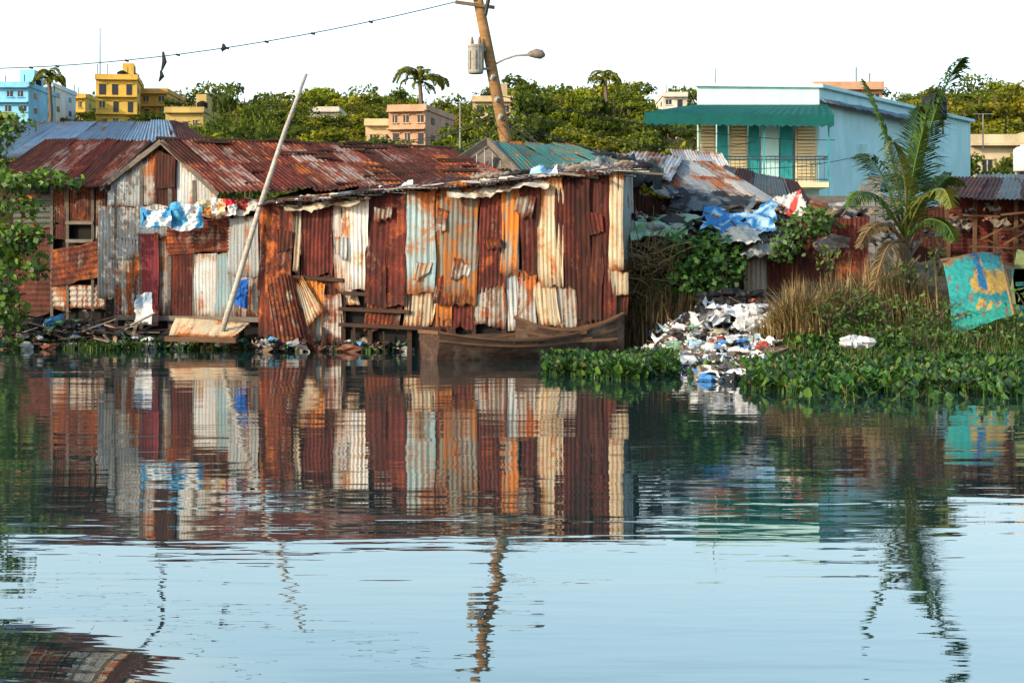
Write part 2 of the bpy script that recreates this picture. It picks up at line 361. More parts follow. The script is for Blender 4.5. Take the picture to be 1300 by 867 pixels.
# ------------------------------------------------------------ left gable shack
G=empty('gabled_tin_shack'); Dg=wallD(130,35.6,335,33.7)
def ptop(px): 
    return 238-(px-130)*(56/75) if px<205 else 182+(px-205)*(62/70) if px<275 else 246+(px-275)*0.2
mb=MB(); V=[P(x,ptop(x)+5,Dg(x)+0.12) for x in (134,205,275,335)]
B=[(v.x,v.y,0.1) for v in V]; mb.add(V+B,[(4,5,1,0),(5,6,2,1),(6,7,3,2)]); mb.obj('gap_shade_backing',[M_black],G)  # black backing, so gaps between gable panels read as shaded interior
def gpanel(*a,**k): panel(G,Dg,*a,**k)
for x0,x1,m in ((137,160,'grey'),(158,182,'grey'),(180,200,'greyr'),(198,224,'dark'),(222,250,'grey'),(246,276,'grey')):
    gpanel(x0,x1,ptop(x0)+3,ptop(x1)+3,262,262,m,0.02+random.uniform(0,0.03),rag=0.02)
gpanel(196,223,ptop(200)+4,200,239,239,'dark',0.09,rag=0.02)
for a in [(138,176,262,262,330,330,'grey',.03),(146,178,300,304,400,402,'greyr',.06),(172,215,262,262,300,300,'grey',.05),(180,202,296,296,402,402,'crimson',.12),(200,217,300,300,402,402,'greyr',.04),
          (217,246,322,324,402,402,'red',.07),(246,275,322,322,406,406,'grey',.05),(273,302,322,322,406,406,'blue',.06),(300,343,330,330,404,406,'greyr',.02),(290,343,276,276,350,352,'grey',.09),(246,291,262,262,280,280,'greyr',.04),(124,147,262,262,380,380,'grey',-.02)]:
    gpanel(*a)
gpanel(212,292,274,280,324,320,'rust',0.10,corr='h')
mb=MB()
for px in (148,180,216,247,300,340):
    D=Dg(px)-0.02; a=P(px,0,D); mb.beam((a.x,a.y,-0.2),(a.x,a.y,P(px,ptop(px)+10,D).z),0.08,0.08)
for x0,y0,x1,y1 in ((128,240,205,180),(205,180,278,248),(146,403,335,406)):
    mb.beam(P(x0,y0,Dg(x0)-0.16),P(x1,y1,Dg(x1)-0.16),0.06,0.10)
mb.obj('timber_frame',[W_grey],G)
rl=P(203,180,35.2)+Vector((0,-0.4,0)); rr=P(575,190,37.2); el=P(276,246,33.4); er=P(668,236,34.6)
roof(G,el,er,rr,rl,13,['roofrust','roofrust','red','roofrust','rust','dark'],rows=2,rag=0.06)
bl2=Vector((P(128,238,35.3))); 
roof(G,bl2+Vector((0,0.2,0)),P(480,215,40),rr,rl,8,['roofrust','greyr'])
mb=MB(); mb.tube([rl+Vector((0,0,.03)),rr+Vector((0,0,.03))],0.05,6)
for i in range(22):
    k=random.random(); j=random.random(); p=el.lerp(er,k).lerp(rl.lerp(rr,k),j)+Vector((0,0,.09)); d=(rr-rl).normalized()
    mb.beam(p,p+d*random.uniform(.2,1.1)+Vector((0,random.uniform(-.2,.2),0)),random.uniform(.04,.12),.04)
mb.obj('ridge_cap_and_weights',[W_dark],G)
gl=[(176,292,266,(0.05,0.28,0.55),(0.6,0.65,0.66)),(214,290,262,(0.08,0.35,0.6),(0.7,0.7,0.7)),(248,276,258,(0.6,0.5,0.3),(0.5,0.2,0.05)),(268,274,256,(0.7,0.68,0.66),(0.6,0.03,0.05)),(296,272,254,(0.6,0.55,0.5),(0.3,0.05,0.04))]
for i,(x,yb,yt,c1,c2) in enumerate(gl):
    w=42 if i<2 else 34
    cloth('hung_cloth',[P(x,yb,33.7),P(x+w,yb-3,33.6),P(x+w,yt-2,33.7),P(x,yt,33.8)],c1,G,0.14,c2,thr=0.05,nsc=4)
cloth('blue_shirt',[P(300,386,33.5),P(314,386,33.5),P(316,353,33.6),P(298,355,33.6)],(0.02,0.12,0.45),G,0.06)
cloth('white_shirt',[P(172,412,34.4),P(190,414,34.3),P(191,374,34.5),P(174,377,34.5)],(0.6,0.6,0.6),G,0.1,(0.3,0.4,0.5),thr=0.2)

L=empty('corrugated_shanty'); Dl=wallD(20,37.5,140,36)
mb=MB(); a=P(22,230,37.7); b=P(142,235,36.2); mb.add([(a.x,a.y,0),(b.x,b.y,0),b,a],[(0,1,2,3)]); mb.obj('gap_shade_backing',[M_black],L)  # shade inside window and gaps painted as a black sheet
for a in [(18,70,248,246,290,290,'black',.03,'h'),(64,142,230,236,284,284,'rust',.03,'v'),(20,66,290,290,400,400,'dark',0.02,'h'),(64,86,284,284,304,304,'dark',.02,'v'),(116,142,284,284,304,304,'greyr',.02,'v'),(64,142,318,302,364,350,'rust',.12,'h'),(66,140,362,362,392,392,'greyr',.05,'h')]:
    panel(L,Dl,*a[:7],a[7],a[8],wl=0.12 if a[8]=='h' else 0.085)
mb=MB()
for px in (66,86,118,140): 
    D=Dl(px)-.06; q=P(px,0,D); mb.beam((q.x,q.y,0),(q.x,q.y,P(px,236,D).z),.06,.06)
mb.beam(P(84,283,Dl(84)-.08),P(119,283,Dl(119)-.08),.05,.07); mb.beam(P(84,306,Dl(84)-.08),P(119,306,Dl(119)-.08),.05,.07); mb.obj('timber_frame',[W_grey],L)
roof(L,P(-25,236,36.4),P(134,238,35.4),P(192,180,37.6),P(60,178,39),7,['roofrust','red','dark','roofrust'])
mb=MB(); mb.beam(P(134,240,35.3),P(192,183,37.5),.04,.16); mb.obj('fascia',[W_dark],L)
L2=empty('blue_roofed_shanty')
roof(L2,P(-80,212,39.3),P(225,182,39.5),P(216,155,43),P(30,157,43),8,['roofblue','roofblue','roofblue','roofblue'],rag=.03,bend=.02)
roof(L2,P(216,182,39.4),P(268,182,40),P(232,158,43.3),P(214,155,43),2,['dark','roofblue'])
mb=MB(); mb.add([P(-75,214,39.6),P(225,185,39.8),(P(225,186,39.8).x,39.8,0.3),(P(-75,216,39.6).x,39.6,.3)],[(0,1,2,3)]); mb.obj('front_wall',[W_dark],L2)

# ------------------------------------------------------------ middle small house with teal roof
H=empty('teal_roofed_shack')
roof(H,P(660,222,35.2),P(800,212,35.8),P(722,186,38),P(618,180,37.2),5,['teal','teal','black','teal'],bend=0.08,rag=0.1)
roof(H,P(552,224,36.3),P(600,205,41),P(700,186,41),P(618,180,37.1),3,['grey','greyr'])
mb=MB(); mb.add([P(560,222,36.6),P(655,224,35.6),P(618,185,37.0),(P(560,0,36.6).x,36.6,1.5),(P(655,0,35.6).x,35.6,1.5)],[(0,1,2),(0,3,4,1)]); 
mb.beam(P(552,223,36.2),P(619,179,36.9),.05,.14); mb.beam(P(619,179,36.9),P(662,223,35.1),.05,.14)
mb.obj('gable_wall',[W_grey],H)
mb=MB()
for i in range(7):
    x=575+i*10; yt=max(187,222-(x-560)*0.62) if x<618 else 186+(x-618)*0.95
    mb.beam(P(x,221,36.0+(-.03 if i%2 else 0)),P(x,yt+4,36.3),.015,.10)
mb.obj('gable_boards',[W_pale],H)
mb=MB()
for px,py in ((765,200),(790,206),(748,205),(812,212)):
    c=P(px,py,37); r=random.uniform(.22,.34)
    mb.tube([c+Vector((math.cos(a)*r,math.sin(a)*r*.8,0)) for a in np.linspace(0,2*math.pi,16)],0.09,8,(0.015,)*3)
mb.obj('roof_tyres',[M_attr],H,True)
cloth('black_tarp',[P(748,222,35.5),P(842,234,36),P(830,204,38),P(742,192,38)],(0.03,0.035,0.03),H,0.25,(0.08,0.12,0.14),thr=0.2)

# ------------------------------------------------------------ grey roofs right of centre
R1=empty('grey_roofed_shanty')
roof(R1,P(838,252,37),P(992,262,38.5),P(905,208,42.5),P(775,195,41.5),8,['grey','white','greyr','grey','greyr'],rows=2,rag=0.08)
Dr=wallD(800,37,1000,38.6)
panel(R1,Dr,806,900,248,256,330,330,'dark',0); panel(R1,Dr,898,990,256,262,330,330,'rust',0)
roof(R1,P(790,212,38.5),P(850,232,38),P(868,200,42),P(800,192,42),3,['white','greyr','grey'])
R2=empty('rusted_roof_shanty')
roof(R2,P(900,236,44),P(1030,258,43),P(1012,232,47),P(920,212,47),5,['roofrust','dark','greyr','black'])
mb=MB(); mb.add([P(905,238,44.2),P(1028,259,43.2),(P(1028,0,43.2).x,43.2,.8),(P(905,0,44.2).x,44.2,.8)],[(0,1,2,3)]); mb.obj('front_wall',[W_dark],R2)
roof(R2,P(860,214,46),P(935,228,46),P(915,196,50),P(850,190,50),4,['grey','roofrust','white'])
roof(R1,P(800,314,34.4),P(1010,320,34.4),P(1020,288,38.2),P(810,284,38.2),8,['dark','rust','greyr','black'])
cloth('green_tarp',[P(800,302,33.3),P(866,300,33.3),P(892,274,36),P(806,268,36.5)],(0.28,0.46,0.22),None,0.12,(0.40,0.55,0.40),thr=0.1,nsc=1.5)
cloth('blue_tarp',[P(884,292,33.6),P(985,298,33.6),P(985,264,36.5),P(900,264,36.5)],(0.03,0.20,0.48),None,0.16,(0.40,0.60,0.70),thr=0.08,nsc=1.8)
cloth('striped_tarp',[P(915,312,33.1),P(970,310,33.1),P(962,292,33.8),P(905,290,33.8)],(0.30,0.38,0.42),None,0.14,(0.5,0.5,0.45),thr=0.05,nsc=1.8)
cloth('white_tarp',[P(974,272,36),P(1022,270,36),P(1018,246,37),P(982,250,37)],(0.6,0.57,0.53),None,0.25,(0.5,0.06,0.05),thr=0.15,nsc=2)
cloth('grey_tarp',[P(940,322,33),P(1010,320,33),P(1005,300,34),P(940,302,34)],(0.3,0.32,0.32),None,0.15,(0.12,0.1,0.1))
cloth('dark_tarp',[P(850,262,36.6),P(955,270,36.8),P(960,250,38.2),P(850,240,37.8)],(0.03,0.035,0.04),None,0.2,(0.10,0.13,0.15),thr=0.1,nsc=2)
cloth('green_net',[P(1115,240,40),P(1200,244,40),P(1205,222,42),P(1130,218,42)],(0.02,0.05,0.04),None,0.2,(0.05,0.16,0.14),thr=0.1,nsc=2)
Fc=empty('tin_fence'); Df=wallD(800,34.5,1110,33.5)
for a in [(806,850,'dark',305,400),(848,905,'black',300,400),(900,945,'dark',305,390),(942,958,'cream',326,382),(957,976,'white',328,382),(974,1012,'dark',300,372),(1008,1056,'dark',280,360),(1052,1102,'red',278,356)]:
    panel(Fc,Df,a[0],a[1],a[3],a[3]-2,a[4],a[4],a[2],random.uniform(0,.06))
B_=empty('concrete_block_wall'); mb=MB(); D=44; bw=0.40;bh=0.2
x0=X(1022,D); z0=0.6; ztop=CH+(347-212)/F*D
for r in range(int((ztop-z0)/bh)+1):
    z=z0+r*bh; lim=X(1040,D)+max(0,(r-11))*0.22
    for c_ in range(6):
        x=x0+(c_+(r%2)*.5)*bw
        if r>11 and (x<lim or x>X(1125,D)-(r-11)*0.06): continue
        g=random.uniform(.18,.30); mb.box((x+bw/2,D+random.uniform(-.008,.008),z+bh/2),(bw-.014,.16,bh-.014),(g,g*.95,g*.88))
mb.box((x0+1.25,D+.01,(z0+ztop-.7)/2),(2.4,.12,ztop-.8-z0),(0.15,0.14,0.12))
mb.obj('blocks',[M_attr],B_)

# ------------------------------------------------------------ cyan house with awning
C=empty('cyan_house_with_awning')
cy=flat('cyan_plaster',(0.50,0.76,0.77),0.85,0.12,0.8,dirt=(0.36,0.58,0.60)); cream=flat('cream_plaster',(0.75,0.64,0.40),0.85,0.15,1)
teal=flat('teal_paint',(0.03,0.30,0.32),0.6); awn=flat('teal_awning_canvas',(0.0,0.095,0.085),0.7,0.3,2); slab=flat('roof_slab',(0.30,0.30,0.30),0.9,.3,dirt=(.1,.09,.09))
A=P(885,110,61); Bc=P(1040,112,60); Cc=P(1232,156,73); Dd=Vector((A.x+ (Cc.x-Bc.x),A.y+13,Cc.z))
mb=MB()
def wallq(mb,a,b,zb,mat=0):
    mb.add([(a.x,a.y,zb),(b.x,b.y,zb),(b.x,b.y,b.z),(a.x,a.y,a.z)],[(0,1,2,3)],mat=mat)
wallq(mb,A,Bc,0.5); 
wallq(mb,Bc,Cc,0.5); wallq(mb,Cc,Dd,0.5); wallq(mb,Dd,A,0.5)
mb.add([A-Vector((0,0,.3)),Bc-Vector((0,0,.3)),Cc-Vector((0,0,.3)),Dd-Vector((0,0,.3))],[(0,1,2,3)],mat=1)
mb.obj('walls',[cy,slab],C)
mb=MB()
mb.beam(Bc+Vector((0.0,-.1,0.06)),Cc+Vector((0.05,-.1,0.06)),.25,.12); mb.beam(A+Vector((-.1,-.05,.06)),Bc+Vector((.1,-.05,.06)),.25,.12)
for k in (.25,.5,.75):
    q=Bc.lerp(Cc,k)+Vector((.02,-.02,-1.9)); mb.box(q,(.5,.5,.35),R=Matrix.Rotation(math.atan2(13,8.7),3,'Z'))
mb.obj('parapet_coping',[cy],C)
sheet(C,Bc+Vector((.15,-.45,-.55)),Bc.lerp(Cc,.55)+Vector((.5,-.45,-.6)),Bc.lerp(Cc,.55)+Vector((-.5,2.2,.45)),Bc+Vector((-.3,2.0,.35)),T['roofblue'],wl=.25,amp=.03,name='lean_to_roof')
mb=MB()
wx=lambda px:X(px,59.9)
zt=P(0,150,60).z; zb=P(0,232,60).z
items=[(886,909,'c'),(911,924,'t'),(926,949,'c'),(951,964,'t'),(966,989,'w'),(991,1006,'t'),(1010,1037,'c')]
for x0,x1,k in items:
    w=wx(x1)-wx(x0); cx=(wx(x0)+wx(x1))/2; m={'c':0,'t':1,'w':2}[k]
    mb.box((cx,60.0,(zt+zb)/2),(w,.10 if k!='t' else .22,zt-zb),mat=m)
    if k=='c':
        for s in range(16):
            z=zb+.25+(zt-zb-.4)*s/16; mb.box((cx,59.90,z),(w*.8,.05,.07),mat=0,R=Matrix.Rotation(.5,3,'X'))
        mb.box((cx,59.945,(zt+zb)/2),(w*.84,.02,(zt-zb)*.86),mat=3)
mb.obj('louvred_shutters_and_columns',[cream,teal,cy,flat('shutter_wood',(0.40,0.30,0.16))],C)
mb=MB()
a=P(880,133,59.9);b=P(1050,133,59.8);c1=P(1059,146,58.0);d1=P(818,143,58.2)
n=24; 
for i in range(n):
    u0=i/n;u1=(i+1)/n; k=.03
    p0=d1.lerp(c1,u0);p1=d1.lerp(c1,u1);q0=a.lerp(b,u0);q1=a.lerp(b,u1); pm=(p0+p1)/2-Vector((0,0,k));qm=(q0+q1)/2
    mb.add([p0,pm,p1,q1,qm,q0],[(0,1,4,5),(1,2,3,4)])
    dz=Vector((0,0,-.36)); mb.add([p0+dz,(p0+p1)/2+dz-Vector((0,0,.08)),p1+dz,p1,pm,p0],[(0,1,4,5),(1,2,3,4)])
mb.add([d1,a,a+Vector((0,0,-.3)),d1+Vector((0,0,-.4))],[(0,1,2,3)]); mb.add([c1,b,b+Vector((0,0,-.3)),c1+Vector((0,0,-.4))],[(0,1,2,3)])
mb.obj('awning',[awn],C)
mb=MB()
za=P(0,231,58.5).z; zr=P(0,199,58.5).z; xa=X(888,58.5); xb=X(1052,58.5)
mb.box(((xa+xb)/2,59.2,za-.1),(xb-xa,1.5,.18),mat=1)
for z in(za+.08,zr,zr-.1): mb.beam((xa,58.5,z),(xb,58.5,z),.04,.04,mat=2)
for i in range(30):
    x=xa+(xb-xa)*i/29; mb.beam((x,58.5,za),(x,58.5,zr),.014,.014,mat=2)
for x in(xa,(xa+xb)/2,xb): mb.beam((x,58.5,za-1),(x,58.5,P(0,150,58).z),.05,.05)
mb.beam((xb,58.5,zr),(xb,59.9,zr),.04,.04,mat=2);mb.beam((xa,58.5,zr),(xa,59.9,zr),.04,.04,mat=2)
mb.obj('balcony',[teal,cream,flat('dark_iron',(0.03,0.06,0.08),.5)],C)
def tank(name,c,r,h,col,lean=0):
    mb=MB(); c=Vector(c)
    prof=[(0,.96),(.06,1),(.3,1),(.33,1.04),(.36,1),(.62,1),(.65,1.04),(.68,1),(.84,.98),(.93,.75),(.97,.35),(1.0,.33),(1.03,.3)]
    mb.tube([c+Vector((lean*k,0,h*k)) for k,_ in prof],[r*q for _,q in prof],20,col); 
    for a in (0,1.6,3.1,4.7): mb.beam(c+Vector((r*.7*math.cos(a),r*.7*math.sin(a),-.6)),c+Vector((r*.7*math.cos(a),r*.7*math.sin(a),0)),.08,.08,(0.25,.24,.22))
    return mb.obj(name,[M_attr],None,True)
tank('black_water_tank',P(1186,152,68),.5,1.0,(.012,.012,.014))
tank('white_water_tank',P(1300,218,46),.28,.7,(.65,.64,.62))

def house(name,x0,x1,yt,yb,D,col,st=2,cols=3,depth=9,tanks=0,side=0.0,wdark=(0.03,0.03,0.035)):
    H=empty(name); xa=X(x0,D); xb=X(x1,D); zt=P(0,yt,D).z; zb=min(P(0,yb,D).z,zt-2.6); g=min(hz(xa,D),hz(xb,D),zb)-.5
    wm=flat(name+'_plaster',col,.9,.3,.5,dirt=tuple(c*.45 for c in col))
    mb=MB(); cx=(xa+xb)/2; w=xb-xa
    R=Matrix.Rotation(side,3,'Z'); o=Vector((cx,D+depth/2,0))
    def bx(c,s,mat=0): mb.box(o+R@Vector((c[0],c[1],0))+Vector((0,0,c[2])),s,mat=mat,R=R)
    bx((0,0,(g+zt)/2),(w,depth,zt-g))
    for sx,sy,lx,ly in ((0,-1,w+.2,.2),(0,1,w+.2,.2),(-1,0,.2,depth-.2),(1,0,.2,depth-.2)):
        bx((sx*w/2,sy*depth/2,zt+.2),(lx,ly,.42))
    sh=(zt-zb)/st
    for s in range(st):
        z=zb+sh*s; bx((0,-depth/2-.25,z+.02+sh*1.0-.1),(w+.1,.5,.12))
        for c in range(cols):
            x=-w/2+w*(c+.5)/cols+random.uniform(-.15,.15)*w/cols; ww=w/cols*random.uniform(.32,.5); door=random.random()<.3
            wh=sh*(.62 if door else .4); zc=z+ (wh/2+.1 if door else sh*.5)
            bx((x,-depth/2-.01,zc),(ww,.04,wh),1)
            bx((x,-depth/2-.05,zc+wh/2+.05),(ww+.2,.1,.09)); 
            if not door: bx((x,-depth/2-.06,zc-wh/2-.04),(ww+.16,.14,.08)); bx((x,-depth/2-.045,zc),(.05,.03,wh),2)
        for q in range(2):
            for sg in(-1,1): bx((sg*(w/2+.01),-depth/4+q*depth/2,z+sh*.5),(.04,1.0,sh*.38),1)
    for k in range(tanks):
        c=o+R@Vector((random.uniform(-w*.35,w*.35),random.uniform(-2,2),0)); mb.tube([(c.x,c.y,zt+.1),(c.x,c.y,zt+1.1),(c.x,c.y,zt+1.3)],[.5,.5,.15],12,mat=3)
    if tanks: bx((w*.2,1.5,zt+1.0),(w*.28,3,2.0))
    # rooftop rebar, pipes and washing-line posts
    for k in range(int(4+w*.5)):
        x=random.uniform(-w/2,w/2); bx((x,random.choice((-1,1))*depth/2*.95,zt+.7),(.06,.06,random.uniform(.5,1.4)),3)
    mb.obj('walls',[wm,flat(name+'_glass',wdark,.3,.3),flat(name+'_frame',(.45,.43,.4)),M_black],H); return H
YE=(0.66,0.42,0.08);OR=(0.60,0.33,0.08);CR=(0.60,0.46,0.27);WH=(0.66,0.60,0.50);BLU=(0.25,0.58,0.80);PK=(0.58,0.34,0.21)
house('blue_house',-30,36,110,142,150,BLU,2,4,tanks=1)
house('pale_blue_house',30,66,110,145,165,(0.5,0.66,0.75),2,2,tanks=0)
house('yellow_house',113,164,100,166,160,YE,3,3,tanks=2,side=.15)
house('orange_house',163,212,118,166,166,OR,3,3,tanks=0)
house('ochre_house',210,258,142,170,150,(0.5,0.36,0.12),1,3,tanks=1)
house('yellow_house',70,108,124,160,185,YE,2,3)
house('white_house',394,430,141,170,170,WH,1,2)
house('pink_house',508,556,140,185,125,PK,2,3,tanks=0,side=-.2)
house('white_house',600,652,128,170,150,CR,2,3,tanks=1)
house('cream_house',464,500,158,186,128,CR,1,2)
house('white_house',842,872,122,150,180,WH,2,2)
house('cream_house',876,896,140,160,170,CR,2,2)
house('salmon_house',1035,1120,112,160,110,PK,2,4)
house('cream_house',1232,1330,182,235,80,(0.62,0.50,0.32),1,3,tanks=0)
house('cream_house',1330,1420,170,235,90,CR,2,3)
house('orange_house',-170,-60,120,160,150,OR,2,4,tanks=1)

# ------------------------------------------------------------ right-hand shack, painted boat board
K=empty('maroon_tin_shack'); Dk=wallD(1190,36,1320,35)
for a in [(1205,1250,'red',250,330),(1246,1290,'red',252,335),(1286,1330,'dark',250,340),(1150,1208,'dark',262,330)]:
    panel(K,Dk,a[0],a[1],a[3],a[3],a[4],a[4],a[2],random.uniform(0,.05),corr='h' if a[0]>1200 else 'v')
roof(K,P(1185,252,34.5),P(1345,258,34),P(1340,230,39),P(1210,226,39),6,['black','black','teal','dark'])
roof(K,P(1240,232,38.5),P(1345,240,38),P(1340,224,44),P(1240,222,44),4,['teal','black'])
mb=MB()
for px in (1207,1236,1262,1290,1318):
    D=Dk(px)-.5; q=P(px,0,D); mb.beam((q.x,q.y,.5),(q.x+random.uniform(-.1,.1),q.y,P(px,250,D).z),.07,.07)
for _ in range(14):
    px=random.uniform(1200,1310); q=P(px,random.uniform(270,330),34.6); mb.beam(q,q+Vector((random.uniform(.3,1.1),random.uniform(-.3,.3),random.uniform(-.5,.5))),.05,.04)
mb.obj('poles_and_sticks',[W_brown],K)
mb=MB()
tl=P(1196,332,30.2);tr=P(1268,322,31.0);br=P(1288,400,29.9);bl=P(1208,428,29.6)
n=36;V=[];Cc_=[];nn=(br-bl).cross(tl-bl).normalized()
for j in range(n+1):
    for i in range(n+1):
        u=i/n;v=j/n;p=bl.lerp(br,u).lerp(tl.lerp(tr,u),v); w=math.sin(math.pi*u)**.8
        V.append(p+nn*(.10*w)+Vector((.05*math.sin(v*3),0,.04*math.sin(math.pi*u)*v+.02*noise.noise((u*5,0,v)))))
        q=noise.noise((u*3,v*4,2.2))*.14+noise.noise((u*13,v*14,2.2))*.05
        col=(0.55,0.33,0.07)
        if v+q>.93: col=(0.30,0.18,0.08)
        elif u+q<.34+.10*v: col=(0.04,0.36,0.33)
        if .44+.10*(1-v)<u+q*.3<.56+.10*(1-v) and v>.45: col=(0.02,0.17,0.36)
        if u+.5*q>.60 and v+q>.72: col=(0.05,0.33,0.32)
        if v+q<.50-.12*u and v+q>.38-.12*u: col=(0.03,0.25,0.25)
        if v+q<.2+.1*u: col=(0.04,0.34,0.26)
        if noise.noise((u*11,v*11,7))>.36: col=(0.22,.17,.12)
        Cc_.append(col)
mb.add(V,[(j*(n+1)+i,j*(n+1)+i+1,(j+1)*(n+1)+i+1,(j+1)*(n+1)+i) for j in range(n) for i in range(n)],Cc_)
mb.beam(tr+Vector((-.3,.15,0)),tr+Vector((.25,.4,-2)),.06,.06,(.2,.13,.08)); mb.beam(tl+Vector((-.02,-.03,.02)),tr+Vector((.05,-.03,.02)),.05,.05,(.2,.12,.07)); mb.beam(bl.lerp(br,.98)+nn*.02,tr+nn*.02,.05,.05,(.3,.18,.08))
mb.obj('painted_skiff_hull',[attr('flaking_paint',.6,0,14,.5)],None,True)
mb=MB()
for px,py,w,c in ((1175,345,.25,(0.3,.27,.2)),(1296,318,.3,(.25,.3,.12)),(1300,340,.35,(.05,.25,.25)),(1180,372,.3,(0.2,.15,.1))):
    a=P(px,py,31.5); mb.box((a.x,a.y,a.z-.5),(w,.05,1.0),c,R=Matrix.Rotation(random.uniform(-.2,.2),3,'Y'))
    mb.box((a.x+.03,a.y-.04,a.z-.3),(w*1.1,.03,.08),tuple(x*.6 for x in c))
mb.obj('scrap_boards',[M_attr],None)

# ------------------------------------------------------------ rowing boats
def boat(name,stern,bow,beam,h,seats=3):
    B=empty(name); stern=Vector(stern);bow=Vector(bow); ax=(bow-stern);L=ax.length;ax.normalize(); side=Vector((-ax.y,ax.x,0)).normalized()
    n=22
    def sec(t,inn=0):
        hb=beam/2*(0.62+.38*math.sin(min(1,t/.5)*math.pi/2))*(1 if t<.5 else math.cos((t-.5)/.5*math.pi/2*.93)**.75)-inn
        hb=max(hb,.015); sh=h*(1+.50*(2*t-1)**2+ (.15*t**3)); kz=-.10+ .30*max(0,t-.6)**1.5*2+inn
        prof=[(1,sh),(.97,sh*.72),(.9,sh*.38),(.70,kz+.05),(0,kz),(-.70,kz+.05),(-.9,sh*.38),(-.97,sh*.72),(-1,sh)]
        o=stern+ax*(L*t); return [Vector((o.x,o.y,0))+side*(hb*a)+Vector((0,0,z)) for a,z in prof]
    mb=MB()
    for inn in(0,.035):
        V=[];[V.extend(sec(i/n,inn)) for i in range(n+1)]
        mb.add(V,[(i*9+k,i*9+k+1,(i+1)*9+k+1,(i+1)*9+k) for i in range(n) for k in range(8)])
    s0=sec(0); mb.add(s0,[tuple(range(9))]); s1=sec(0,.035); mb.add([v+ax*.04 for v in s1],[tuple(range(9))[::-1]])
    mb.obj('hull',[W_boat],B)
    mb=MB()
    for sgn in(0,8):
        pts=[sec(i/n)[sgn]+Vector((0,0,.01)) for i in range(n+1)]
        for i in range(n): mb.beam(pts[i],pts[i+1],.05,.04)
    mb.beam(s0[0],s0[8],.06,.06)
    for k in range(seats):
        t=.16+.62*k/max(1,seats-1) if seats>1 else .5; q=sec(t,.03); mb.beam(q[1],q[7],.22,.03)
    for k in range(9):
        t=.08+.82*k/8; q=sec(t,.03)
        for a in range(8): mb.beam(q[a],q[a+1],.03,.03)
    for sg in (1,7):
        for i in range(n-1): 
            mb.beam(sec(i/n,-.012)[sg],sec((i+1)/n,-.012)[sg],.02,.04)
    mb.obj('gunwale_and_thwarts',[W_brown],B); return B
boat('wooden_rowing_boat',P(545,0,29.7),P(752,0,31.2),1.35,.32,3)
boat('wooden_rowing_boat',P(655,0,31.2),P(792,0,31.3),.8,.46,2)
mb=MB(); 
for _ in range(12):
    px=random.uniform(590,730); a=P(px,0,30.5); mb.beam((a.x,a.y,.28),(a.x+random.uniform(.4,1.2),a.y+.1,random.uniform(.30,.5)),.04,.03)
mb.obj('oars_and_sticks',[W_brown],None)
mb=MB(); mb.tube([P(276,440,33.0),P(300,362,33.05),P(330,262,33.1),P(362,165,33.15),P(389,94,33.2)],[.055,.055,.05,.042,.03],8); mb.obj('leaning_wooden_pole',[W_pale],None,True)
Rf=empty('tin_raft')
sheet(Rf,P(212,425,32.9),P(296,428,32.7),P(318,408,33.4),P(222,402,33.5),T['cream'],'h',rag=.08)
mb=MB(); mb.beam(P(210,430,32.8),P(300,432,32.6),.1,.10); mb.beam(P(215,415,33.5),P(318,415,33.5),.08,.1); mb.obj('timbers',[W_brown],Rf)

# ------------------------------------------------------------ utility pole, lamp, wires
U=empty('utility_pole'); D=42
pt=lambda y:P(603+(y+20)*.197,y,D)
mb=MB(); mb.tube([Vector(pt(400)),pt(200),pt(60),pt(-22)],[.17,.15,.135,.12],12); mb.obj('pole',[W_pole],U,True)
mb=MB()
mb.beam(P(578,3,D-.2),P(628,10,D-.1),.07,.08,(.2,.12,.06))
for px in(582,600,618): 
    q=P(px,0,D-.15); mb.tube([q,q+Vector((0,0,.06)),q+Vector((0,0,.16))],[.05,.07,.03],8,(.3,.2,.15))
q=P(616,20,D-.25); mb.tube([q,q+Vector((.1,0,.5))],[.05,.05],8,(.03,.03,.03))
for y in (100,128,150): 
    q=pt(y); mb.tube([q+Vector((-.05,-.17,-.04)),q+Vector((.0,-.24,.06))],[.05,.05],8,(.4,.38,.35))
mb.beam(pt(60)+Vector((-.02,-.1,0)),P(612,66,D-.2),.06,.06,(.2,.2,.2)); mb.beam(pt(88)+Vector((-.02,-.1,0)),P(612,88,D-.2),.06,.06,(.2,.2,.2))
c=P(604,94,D-.2)
mb.tube([c,c+Vector((0,0,.03)),c+Vector((0,0,.62)),c+Vector((0,0,.66)),c+Vector((0,0,.7)),c+Vector((0,0,.72))],[.17,.19,.19,.205,.205,.12],16,(.34,.31,.26))
for dx in(-.09,.09): mb.tube([c+Vector((dx,0,.7)),c+Vector((dx,0,.78)),c+Vector((dx,0,.9))],[.035,.045,.02],8,(.25,.15,.1))
for a in range(8): an=a*math.pi/4; mb.beam(c+Vector((.19*math.cos(an),.19*math.sin(an),.1)),c+Vector((.19*math.cos(an),.19*math.sin(an),.55)),.02,.05,(.25,.23,.2))
mb.obj('transformer_and_fittings',[M_attr],U)
SL=empty('street_lamp'); mb=MB()
mb.tube([pt(82)+Vector((.1,0,0)),P(640,76,D-.2),P(655,71,D-.5),P(672,70,D-.7)],[.026]*4,8,(.25,.24,.22))
q=P(670,70,D-.7); mb.tube([q,q+Vector((.06,0,.02)),q+Vector((.2,-.02,.03)),q+Vector((.34,-.03,.0)),q+Vector((.42,-.03,-.02))],[.04,.075,.12,.11,.03],12,(.22,.18,.14))
mb.obj('arm_and_head',[M_attr],SL,True)
mb=MB()
def wire(a,b,sag,r=.012,n=18):
    a=Vector(a);b=Vector(b); mb.tube([a.lerp(b,i/n)-Vector((0,0,4*sag*(i/n)*(1-i/n))) for i in range(n+1)],r,5)
wire(P(-60,88,50),P(582,2,D-.15),.42,.014)
